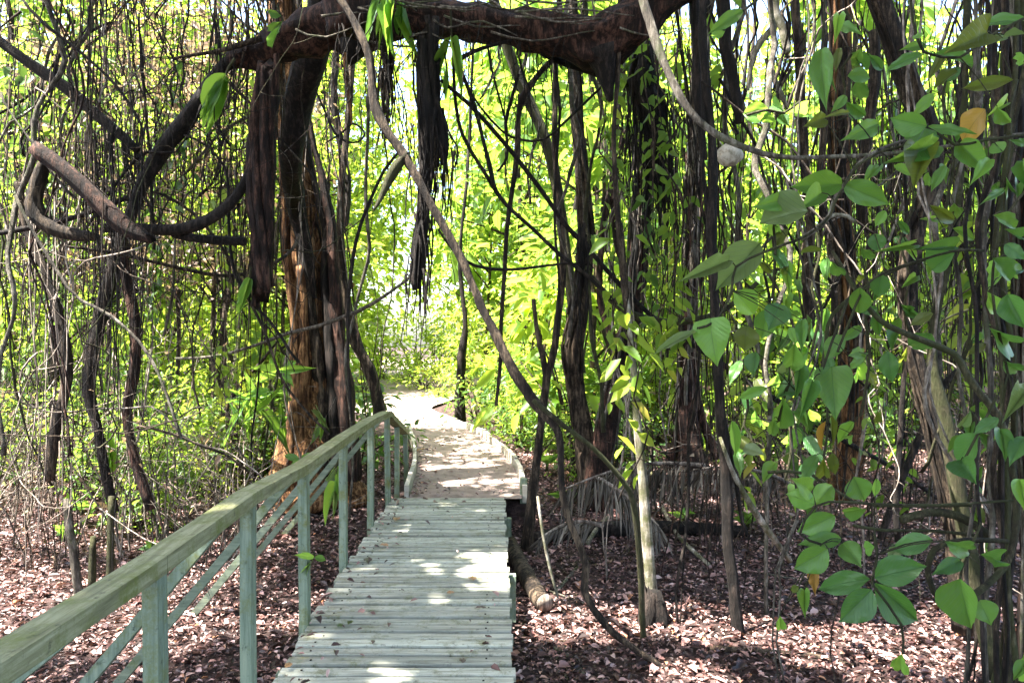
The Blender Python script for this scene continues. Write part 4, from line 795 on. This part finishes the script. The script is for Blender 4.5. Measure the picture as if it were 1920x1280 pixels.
# ------------------------------------------------------------------ broad leaves of the foreground climbers, each leaf its own mesh object
def unit_leaf(name, kind, shape, curl, fold, wave, seed):
    r = random.Random(seed); nu, nv = 8, 14; skew = (-.06, .05, .1, -.03, .02)[seed % 5]; vs = []; uv = []; fs = []
    for j in range(nv + 1):
        v = j / nv
        if shape == 'oval': wv = math.sin(math.pi * v ** .84) ** .85 * (1 - .2 * v ** 3)
        elif shape == 'heart': wv = math.sin(math.pi * v ** .58) ** .62 * (1.04 - .3 * v ** 2)
        else: wv = math.sin(math.pi * v ** .7) ** .85
        wv = max(wv, .012 if v < .99 else 0)
        if v > .8: wv *= 1 - .55 * ((v - .8) / .2) ** .8
        for i in range(nu + 1):
            u = i / nu * 2 - 1; x = u * .5 * wv
            x += skew * math.sin(math.pi * v); z = fold * abs(x) * 1.2 - curl * v * v + .05 * mnoise.noise(Vector((x * 5, v * 4, seed * 3.1))) + wave * math.sin(v * 16 + (1.3 if u > 0 else 0)) * abs(u) ** 2 * .5 - .25 * abs(x) ** 2
            vs.append((x, v, z)); uv.append((.5 + x, v))
    for j in range(nv): fs += [(j * (nu + 1) + i, j * (nu + 1) + i + 1, (j + 1) * (nu + 1) + i + 1, (j + 1) * (nu + 1) + i) for i in range(nu)]
    me = bpy.data.meshes.new(name); me.from_pydata(vs, [], fs); lay = me.uv_layers.new(name='UVMap')
    for lp in me.loops: lay.data[lp.index].uv = uv[lp.vertex_index]
    me.polygons.foreach_set('use_smooth', [True] * len(me.polygons)); me.materials.append(BIG[kind]); me.update(); return me
LM = {}
def big_leaf(parent, base, tip, wpx, Y, kind, shape='oval', label=None, roll=None, dY=None):
    v = rnd.randrange(5); key = (kind, shape, v)
    if key not in LM: LM[key] = unit_leaf('leaf', kind, shape, (.10, .22, .04, .34, .16)[v], (.35, .15, .55, .25, .7)[v], (.04, .07, .03, .05, .09)[v], v)
    Y2 = Y * (1 + (rnd.uniform(-.05, .05) if dY is None else dY)); b = W(*base, Y); t = W(*tip, Y2); d = t - b; L = d.length; d.normalize()
    view = (Vector((0, 0, CAM_Z)) - b).normalized(); nrm = (view - d * view.dot(d)).normalized()
    if nrm.z < 0 and abs(d.z) < .7: pass
    nrm = Matrix.Rotation(rnd.uniform(-.45, .45) if roll is None else roll, 3, d) @ nrm
    if shape != 'strap': nrm = (nrm + Vector((0, 0, .25))).normalized()
    nrm = (nrm - d * nrm.dot(d)).normalized(); x = d.cross(nrm); wd = 1.18 * wpx / F * Y
    M = Matrix((x * wd, d * L, nrm * L)).transposed()
    o = bpy.data.objects.new('leaf', LM[key]); COL.objects.link(o); o.parent = parent
    o.matrix_local = Matrix.Translation(b - parent.location) @ M.to_4x4()
    if label: o['label'] = label
    return b
def climber(label, Y, stem, leaves, name='climbing_plant', cat='climbing plant', smat='moss', spx=5, petiole=True):
    P0 = W(stem[-1][0], stem[-1][1], Y); t = thing(name, label, cat, P0); m = MB()
    px_tube(m, Y, [(x, y, spx) for x, y in stem], sides=6, rough=.2)
    for q in leaves:
        b, tp, wd, kind = q[:4]; yy = Y + rnd.uniform(-.12, .12); kw = q[4] if len(q) > 4 else {}
        bp = big_leaf(t, b, tp, wd, yy, kind, **kw)
        if petiole:
            sx, sy = min(stem, key=lambda s: (s[0] - b[0]) ** 2 + (s[1] - b[1]) ** 2)
            e = W(sx, sy, Y); 
            if (e - bp).length < .35: m.tube([e, e.lerp(bp, .5) + Vector((0, 0, .01)), bp], [.0022, .002, .0018], 4, .06)
    m.build('stem', BARK[smat], t, origin=P0); return t
H = {'shape': 'heart'}; ST = {'shape': 'strap'}
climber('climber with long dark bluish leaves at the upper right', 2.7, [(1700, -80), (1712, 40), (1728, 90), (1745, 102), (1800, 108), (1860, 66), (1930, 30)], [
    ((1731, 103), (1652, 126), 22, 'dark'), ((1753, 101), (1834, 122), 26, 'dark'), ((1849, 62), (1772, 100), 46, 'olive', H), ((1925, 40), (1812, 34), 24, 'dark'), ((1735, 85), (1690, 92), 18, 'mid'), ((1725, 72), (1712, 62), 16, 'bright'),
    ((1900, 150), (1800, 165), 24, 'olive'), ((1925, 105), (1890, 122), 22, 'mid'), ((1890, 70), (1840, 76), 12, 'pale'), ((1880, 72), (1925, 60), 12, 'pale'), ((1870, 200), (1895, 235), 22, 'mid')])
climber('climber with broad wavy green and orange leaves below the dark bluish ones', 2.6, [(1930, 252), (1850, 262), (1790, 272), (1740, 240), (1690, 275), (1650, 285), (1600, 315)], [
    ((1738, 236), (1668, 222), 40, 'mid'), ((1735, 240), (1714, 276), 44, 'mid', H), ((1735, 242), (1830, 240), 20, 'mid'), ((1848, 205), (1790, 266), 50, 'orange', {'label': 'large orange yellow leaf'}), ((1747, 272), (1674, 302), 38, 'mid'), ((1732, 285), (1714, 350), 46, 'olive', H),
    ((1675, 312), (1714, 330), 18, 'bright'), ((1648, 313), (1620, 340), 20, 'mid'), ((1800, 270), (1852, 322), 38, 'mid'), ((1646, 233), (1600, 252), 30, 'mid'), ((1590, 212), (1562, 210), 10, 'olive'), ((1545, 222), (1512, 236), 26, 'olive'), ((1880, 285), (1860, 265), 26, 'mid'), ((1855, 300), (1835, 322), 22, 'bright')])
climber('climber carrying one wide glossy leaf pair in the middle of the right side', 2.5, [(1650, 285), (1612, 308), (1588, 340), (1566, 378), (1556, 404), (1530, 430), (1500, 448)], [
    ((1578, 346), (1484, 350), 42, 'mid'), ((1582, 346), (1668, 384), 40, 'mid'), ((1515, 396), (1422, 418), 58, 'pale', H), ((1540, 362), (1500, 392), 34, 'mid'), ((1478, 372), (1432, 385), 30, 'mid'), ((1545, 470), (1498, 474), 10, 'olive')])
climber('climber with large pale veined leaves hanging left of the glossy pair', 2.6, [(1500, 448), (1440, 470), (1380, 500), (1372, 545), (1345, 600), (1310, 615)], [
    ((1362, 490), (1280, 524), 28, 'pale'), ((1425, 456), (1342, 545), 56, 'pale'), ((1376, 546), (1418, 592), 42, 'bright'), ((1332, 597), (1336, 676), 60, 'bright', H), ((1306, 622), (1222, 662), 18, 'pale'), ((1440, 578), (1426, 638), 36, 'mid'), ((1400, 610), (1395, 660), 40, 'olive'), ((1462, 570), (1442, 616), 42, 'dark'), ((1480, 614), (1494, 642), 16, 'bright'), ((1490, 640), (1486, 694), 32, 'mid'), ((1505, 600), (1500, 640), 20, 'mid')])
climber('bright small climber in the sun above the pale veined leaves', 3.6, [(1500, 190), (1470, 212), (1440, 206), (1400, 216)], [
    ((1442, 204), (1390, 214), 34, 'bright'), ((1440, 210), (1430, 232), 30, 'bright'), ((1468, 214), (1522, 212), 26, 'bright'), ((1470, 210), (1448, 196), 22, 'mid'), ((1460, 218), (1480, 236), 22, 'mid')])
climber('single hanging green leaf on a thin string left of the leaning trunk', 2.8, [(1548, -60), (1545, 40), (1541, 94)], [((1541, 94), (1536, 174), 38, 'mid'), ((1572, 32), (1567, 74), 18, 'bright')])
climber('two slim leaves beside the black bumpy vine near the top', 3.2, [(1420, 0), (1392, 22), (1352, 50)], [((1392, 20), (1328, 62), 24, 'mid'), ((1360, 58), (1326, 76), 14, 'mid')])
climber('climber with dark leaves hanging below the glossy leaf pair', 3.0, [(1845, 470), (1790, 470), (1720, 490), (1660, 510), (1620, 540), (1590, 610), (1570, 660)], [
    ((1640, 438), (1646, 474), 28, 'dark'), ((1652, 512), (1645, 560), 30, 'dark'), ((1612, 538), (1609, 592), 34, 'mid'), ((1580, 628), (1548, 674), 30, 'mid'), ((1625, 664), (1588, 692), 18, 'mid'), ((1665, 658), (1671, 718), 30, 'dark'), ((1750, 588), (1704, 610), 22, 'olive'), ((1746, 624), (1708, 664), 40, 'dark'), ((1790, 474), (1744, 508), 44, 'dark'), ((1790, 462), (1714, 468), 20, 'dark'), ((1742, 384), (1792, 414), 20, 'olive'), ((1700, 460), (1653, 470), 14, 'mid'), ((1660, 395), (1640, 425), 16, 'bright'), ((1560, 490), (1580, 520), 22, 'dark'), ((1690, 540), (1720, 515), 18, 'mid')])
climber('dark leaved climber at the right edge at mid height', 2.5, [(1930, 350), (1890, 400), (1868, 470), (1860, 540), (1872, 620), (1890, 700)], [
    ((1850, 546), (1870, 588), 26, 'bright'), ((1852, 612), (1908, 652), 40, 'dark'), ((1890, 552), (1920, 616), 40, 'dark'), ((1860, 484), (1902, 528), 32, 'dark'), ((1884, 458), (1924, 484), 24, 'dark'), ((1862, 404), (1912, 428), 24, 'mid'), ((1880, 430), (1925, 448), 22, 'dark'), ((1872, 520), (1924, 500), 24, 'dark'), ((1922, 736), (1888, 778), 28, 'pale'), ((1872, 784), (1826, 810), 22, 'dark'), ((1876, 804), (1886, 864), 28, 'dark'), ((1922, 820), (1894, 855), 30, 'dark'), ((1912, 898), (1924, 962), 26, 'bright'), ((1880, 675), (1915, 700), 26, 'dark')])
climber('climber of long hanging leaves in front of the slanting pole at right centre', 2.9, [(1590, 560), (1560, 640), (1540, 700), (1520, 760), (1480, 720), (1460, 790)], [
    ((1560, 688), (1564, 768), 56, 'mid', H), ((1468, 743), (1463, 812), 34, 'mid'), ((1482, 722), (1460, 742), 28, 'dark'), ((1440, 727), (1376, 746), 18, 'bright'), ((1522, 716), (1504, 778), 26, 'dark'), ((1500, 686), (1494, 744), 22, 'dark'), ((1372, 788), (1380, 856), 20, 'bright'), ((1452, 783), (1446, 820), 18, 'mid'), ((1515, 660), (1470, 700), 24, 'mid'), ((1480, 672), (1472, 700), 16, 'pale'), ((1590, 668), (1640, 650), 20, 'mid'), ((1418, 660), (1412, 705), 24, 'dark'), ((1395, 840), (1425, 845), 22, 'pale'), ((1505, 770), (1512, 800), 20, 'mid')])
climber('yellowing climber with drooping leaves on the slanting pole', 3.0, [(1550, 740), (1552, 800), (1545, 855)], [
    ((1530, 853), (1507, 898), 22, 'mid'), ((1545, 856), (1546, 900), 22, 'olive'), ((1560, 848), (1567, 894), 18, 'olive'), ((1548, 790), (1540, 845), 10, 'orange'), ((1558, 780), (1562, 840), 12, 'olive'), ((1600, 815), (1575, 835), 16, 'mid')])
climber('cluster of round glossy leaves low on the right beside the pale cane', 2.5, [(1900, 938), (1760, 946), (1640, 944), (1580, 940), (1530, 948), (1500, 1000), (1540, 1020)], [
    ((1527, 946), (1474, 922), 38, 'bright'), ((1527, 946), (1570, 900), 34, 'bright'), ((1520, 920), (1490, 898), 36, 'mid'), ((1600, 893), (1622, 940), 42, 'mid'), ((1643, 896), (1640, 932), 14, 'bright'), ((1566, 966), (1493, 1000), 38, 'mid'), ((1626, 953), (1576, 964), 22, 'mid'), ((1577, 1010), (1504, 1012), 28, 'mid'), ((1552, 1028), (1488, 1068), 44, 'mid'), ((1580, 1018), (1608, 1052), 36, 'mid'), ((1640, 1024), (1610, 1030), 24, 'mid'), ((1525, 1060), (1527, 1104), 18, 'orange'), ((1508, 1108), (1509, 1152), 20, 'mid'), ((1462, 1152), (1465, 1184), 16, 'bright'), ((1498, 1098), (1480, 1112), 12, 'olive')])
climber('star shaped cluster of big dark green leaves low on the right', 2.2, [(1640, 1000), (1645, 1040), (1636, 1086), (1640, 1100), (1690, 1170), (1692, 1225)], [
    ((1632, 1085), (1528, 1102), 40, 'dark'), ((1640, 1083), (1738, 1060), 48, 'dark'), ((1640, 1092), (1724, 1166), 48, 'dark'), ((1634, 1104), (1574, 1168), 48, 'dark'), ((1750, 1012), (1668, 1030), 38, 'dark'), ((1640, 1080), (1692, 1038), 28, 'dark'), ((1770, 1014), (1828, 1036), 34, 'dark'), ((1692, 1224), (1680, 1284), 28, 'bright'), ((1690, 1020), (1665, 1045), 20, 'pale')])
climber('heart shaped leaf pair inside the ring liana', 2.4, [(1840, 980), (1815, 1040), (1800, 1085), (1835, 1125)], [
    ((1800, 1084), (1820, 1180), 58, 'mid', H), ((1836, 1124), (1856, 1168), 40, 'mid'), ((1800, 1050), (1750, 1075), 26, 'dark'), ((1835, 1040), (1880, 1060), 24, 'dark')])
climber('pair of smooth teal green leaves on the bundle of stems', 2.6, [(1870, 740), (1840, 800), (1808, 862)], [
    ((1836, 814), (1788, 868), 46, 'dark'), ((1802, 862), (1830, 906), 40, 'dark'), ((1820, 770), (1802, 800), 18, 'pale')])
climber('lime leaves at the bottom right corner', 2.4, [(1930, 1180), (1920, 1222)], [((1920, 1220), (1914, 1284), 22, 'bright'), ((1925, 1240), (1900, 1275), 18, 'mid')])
for i, (px, y0, y1, Y, lab) in enumerate(((1445, 330, 560, 3.4, 'drooping leaved climber behind the pale veined leaves'), (1535, 420, 720, 3.6, 'drooping leaved climber along the peeling trunk piece'), (1620, 480, 780, 3.5, 'drooping leaved climber in front of the reddish flaky trunk'), (1700, 330, 640, 3.6, 'drooping leaved climber by the knotted leaning trunk'), (1780, 120, 420, 3.3, 'drooping leaved climber right of the knotted trunk joint'), (1820, 640, 940, 3.4, 'drooping leaved climber behind the olive trunk'), (1480, 640, 900, 3.8, 'drooping leaved climber above the round glossy leaves'), (1590, 20, 200, 3.4, 'drooping leaved climber at the top beside the leaning trunk'), (1400, 700, 860, 4.0, 'drooping leaved climber behind the thin black trunk'), (1895, 150, 480, 3.0, 'drooping leaved climber against the dark edge trunk'))):
    st = [(px + rnd.uniform(-14, 14), y0 + (y1 - y0) * f / 5) for f in range(6)]; lv_ = []
    for k in range(11):
        sx, sy = rnd.choice(st); bx, by = sx + rnd.uniform(-32, 32), sy + rnd.uniform(-24, 24); a = rnd.gauss(0, .75); ln = rnd.uniform(26, 54)
        lv_.append(((bx, by), (bx + ln * math.sin(a), by + ln * math.cos(a)), ln * rnd.uniform(.34, .5), rnd.choice(['dark', 'dark', 'mid', 'mid', 'olive', 'bright'])))
    climber(lab, Y, st, lv_)
# left and centre plants
climber('bright green strap fern hanging at the left of the root column', 5.0, [(440, 110), (428, 128), (424, 140)], [((424, 140), (374, 250), 18, 'bright', ST), ((424, 142), (388, 262), 18, 'bright', ST), ((426, 142), (402, 236), 16, 'bright', ST), ((424, 138), (376, 200), 16, 'bright', ST), ((428, 150), (410, 170), 14, 'bright', ST), ((420, 145), (368, 232), 16, 'mid', ST)], name='fern', cat='fern')
climber('long drooping green leaf below the root column', 5.1, [(470, 500), (468, 520)], [((468, 518), (440, 596), 16, 'bright', ST), ((468, 522), (452, 580), 10, 'mid', ST)], name='fern', cat='fern')
climber('strap fern draped over the overhead branch', 4.85, [(700, -60), (710, -20), (718, 0)], [((705 + i * 7, -6 + (i % 3) * 8), (690 + i * 11 - 20 * (i % 2), 60 + (i * 37) % 50), 13, ('mid', 'dark', 'bright')[i % 3], ST) for i in range(9)], name='fern', cat='fern')
climber('pair of long narrow leaves hanging by the ragged root bundle', 4.8, [(845, 20), (846, 70)], [((846, 70), (812, 170), 16, 'mid', ST), ((848, 70), (868, 190), 16, 'mid', ST), ((838, 130), (834, 190), 9, 'mid', ST)], name='fern', cat='fern')
climber('green mossy fern tuft at the left fork of the overhead branch', 5.0, [(520, 10), (530, 40)], [((530, 40), (488, 75), 18, 'mid', ST), ((528, 30), (500, 20), 12, 'mid', ST), ((525, 50), (505, 95), 12, 'dark', ST)], name='fern', cat='fern')
climber('sapling with bright leaf rosettes just left of the big tree', 7.3, [(500, 690), (520, 700), (505, 780), (490, 900)], [((525, 695), (590, 690), 14, 'bright'), ((525, 700), (550, 722), 14, 'bright'), ((520, 705), (480, 718), 14, 'bright'), ((520, 690), (505, 668), 12, 'bright'), ((515, 700), (465, 690), 12, 'bright'), ((505, 730), (460, 742), 14, 'bright'), ((505, 735), (545, 752), 12, 'mid'), ((505, 730), (480, 760), 12, 'bright'), ((530, 690), (560, 672), 12, 'mid')] + [((500 + rnd.uniform(-50, 30), 700 + rnd.uniform(-20, 130)), (500 + rnd.uniform(-110, 60), 715 + rnd.uniform(-20, 140)), 10, rnd.choice(['bright', 'mid'])) for _ in range(16)], name='sapling', cat='sapling')
climber('pale green fern trailing down behind the handrail posts', 5.2, [(640, 850), (628, 880), (622, 900)], [((632, 868 + 4 * i), (608 + 4 * (i * 5 % 9), 905 + 9 * i), 9, ('pale', 'bright')[i % 2], ST) for i in range(10)], name='fern', cat='fern')
climber('small fern on the trunk of the big orange brown tree', 7.2, [(604, 790), (600, 800)], [((602, 780), (588, 835), 12, 'mid', ST), ((604, 785), (600, 830), 10, 'mid', ST), ((600, 775), (612, 800), 10, 'pale', ST)], name='fern', cat='fern')
climber('tiny plant growing through the handrail beside the third post', 3.9, [(590, 1035), (585, 1050)], [((588, 1044), (560, 1040), 11, 'bright'), ((590, 1044), (612, 1050), 11, 'mid'), ((588, 1046), (578, 1062), 9, 'mid')], name='seedling', cat='seedling')
climber('small green plant peeping over the handrail at the foot of the big tree', 6.2, [(560, 880), (565, 866)], [((562, 862), (530, 852), 12, 'mid'), ((566, 860), (590, 850), 12, 'mid'), ((560, 864), (545, 874), 10, 'mid')], name='seedling', cat='seedling')
climber('sword leaved green plant in the sunny litter at left', 6.6, [(200, 860), (202, 880)], [((200, 878), (188, 790), 12, 'bright', ST), ((202, 878), (206, 800), 12, 'bright', ST), ((204, 878), (216, 830), 10, 'mid', ST)], name='broad_leaved_plant', cat='plant')
for i in range(16):
    left = i < 9; g = G(rnd.uniform(20, 430), rnd.uniform(890, 1060)) if left else G(rnd.uniform(1010, 1800), rnd.uniform(860, 1010)); px = CX + g.x / g.y * F; py = CY + (CAM_Z - g.z) / g.y * F; k = 60 / g.y * 6
    climber('small bright seedling in the sunny litter at left' if left else 'small seedling on the litter between the right hand trunks', g.y, [(px, py), (px + 2, py - 20)], [((px, py - 20), (px + k * .5 * math.cos(a), py - 24 + k * .16 * math.sin(a)), 12, rnd.choice(['bright', 'mid', 'mid'])) for a in (.3, 1.6, 2.9, 4.2, 5.4)], name='seedling', cat='seedling')['group'] = 'seedlings at the left' if left else 'seedlings at the right'
# loose leaves on the deck and path
for px, py, l, kd, lab in ((888, 1092, 30, 'brown', 'curled tan leaf lying on the boardwalk planks near the middle'), (728, 1027, 22, 'brown', 'reddish brown leaf on the planks by the left edge'), (742, 979, 26, 'brown', 'tan leaf lying flat near the far end of the deck'), (912, 1144, 22, 'purple', 'dark crumpled leaf near the right edge of the deck'), (535, 1257, 24, 'brown', 'orange curled leaf at the bottom left corner of the deck'), (838, 1116, 18, 'brown', 'small tan leaf left of the curled tan one'), (690, 1050, 30, 'purple', 'dark withered leaf by the left deck edge'), (932, 972, 16, 'purple', 'small dark leaf by the far right deck corner'), (830, 802, 12, 'purple', 'small dark leaf lying on the sandy path'), (796, 846, 20, 'orange', 'yellow brown leaf by the left edging of the path'), (660, 1168, 20, 'olive', 'olive leaf on the planks at left'), (640, 1180, 22, 'pale', 'pale curled leaf on the planks at left'), (868, 1248, 24, 'purple', 'dark shrivelled leaf near the bottom of the deck'), (700, 1205, 16, 'purple', 'tiny dark leaf in the middle of the near planks')):
    Y = CAM_Z * F / (py - CY) if py > 930 else 1.51 * F / (py - CY); X = (px - CX) / F * Y; s = l / F * Y; a = rnd.uniform(0, 6.28)
    key = (kd, 'oval', 1)
    if key not in LM: LM[key] = unit_leaf('leaf', kd, 'oval', .2, .2, .05, 1)
    o = bpy.data.objects.new('fallen_leaf', LM[key]); COL.objects.link(o); o.location = (X, Y, .014 if py > 930 else .025); o.rotation_euler = (rnd.uniform(.1, .3), rnd.uniform(-.3, .3), a); o.scale = (s * .55, s, s); tag(o, lab, 'leaf')

# ------------------------------------------------------------------ unseen high crowns added to shade the boardwalk, gaps cut to place sun patches
def lit_zone(gx, gy):
    """share of crown leaves taken out so sun reaches the ground point (gx, gy)"""
    if -1.2 < gx < .45 and 7.2 < gy < 11: return .9 if mnoise.noise(Vector((gx * 1.6, gy * 2.2, 4))) > -.05 else .2
    if (gx + 2.3) ** 2 + (gy - 7.7) ** 2 < .5: return .9
    if gx < -1.75 and gx > -9 and gy > 4.3 and gx > -7.5: return .97 if mnoise.noise(Vector((gx * .9, gy * .9, 1))) > -.3 else .3
    for a, b, r in ((.40, 5.0, .42), (.72, 5.0, .36), (1.3, 4.85, .34), (1.55, 4.75, .3), (2.1, 4.3, .42), (3.1, 4.75, .42), (-1.5, 5.0, .34), (1.0, 4.05, .25), (2.7, 4.15, .3)):
        if (gx - a) ** 2 + (gy - b) ** 2 < r * r * 1.9: return 1
    if gy > 9.2: return .93
    if -1.1 < gx < .12 and 2.6 < gy < 7.3: return 1 if mnoise.noise(Vector((gx * 4.2, gy * 3.6, 9))) > .05 else 0
    return 0
K = 1250; cx = rng.uniform(-13, 9.5, K); cyy = rng.uniform(-11, 14, K)
n = 160000; idx = rng.integers(0, K, n); X = cx[idx] + rng.normal(0, .5, n); Y = cyy[idx] + rng.normal(0, .5, n)
K2 = 170; dx_ = rng.uniform(-1.5, .5, K2); dy_ = rng.uniform(.6, 7.3, K2); h2 = rng.uniform(8.2, 10, K2); n2 = 13500; i2 = rng.integers(0, K2, n2)  # extra clumps added along the sun ray to shade deck and right litter
K3 = 330; n3 = 24000; dx_ = np.concatenate([dx_, rng.uniform(.1, 5.2, K3)]); dy_ = np.concatenate([dy_, rng.uniform(2.4, 6.6, K3)]); h2 = np.concatenate([h2, rng.uniform(8.2, 10, K3)]); i2 = np.concatenate([i2, rng.integers(K2, K2 + K3, n3)]); n2 += n3
X = np.concatenate([X, dx_[i2] + SUN.x / SUN.z * h2[i2] + rng.normal(0, .28, n2)]); Y = np.concatenate([Y, dy_[i2] + SUN.y / SUN.z * h2[i2] + rng.normal(0, .28, n2)]); idx = np.concatenate([idx, i2]); n += n2
Z = np.maximum(7.6, CAM_Z + .47 * Y + 1.0) + np.abs(rng.normal(0, .9, n)) + (idx % 7) * .18
Z[-n2:] = np.maximum(h2[i2], CAM_Z + .47 * Y[-n2:] + 1.0) + rng.normal(0, .2, n2)
keep = np.array([rnd.random() > lit_zone(a - SUN.x / SUN.z * (c + .2), b - SUN.y / SUN.z * (c + .2)) for a, b, c in zip(X, Y, Z)])
P = np.stack([X, Y, Z], 1)[keep]; N = len(P); L = rng.uniform(.13, .25, N)
D = rand_dirs(N) * np.array([1, 1, .4]) + np.array([0, 0, -.2]); NM = np.stack([rng.normal(0, .4, N), rng.normal(0, .4, N), np.ones(N)], 1)
sel = np.where(P[:, 0] < -3.5, 0, np.where(P[:, 0] < 1.5, 1, np.where(P[:, 0] < 4.5, 2, 3)))
for k, T in enumerate((T1, T3, T5, T8)):
    q = sel == k
    link('crown', leaf_mesh('crown', LEAF['shade_canopy'], P[q] - np.array([*T.location]), D[q], NM[q], L[q], L[q] * .48), T)  # unseen leaves shaped for shade, hung on the visible trees
for o in bpy.data.objects:
    if 'used' in o: del o['used']
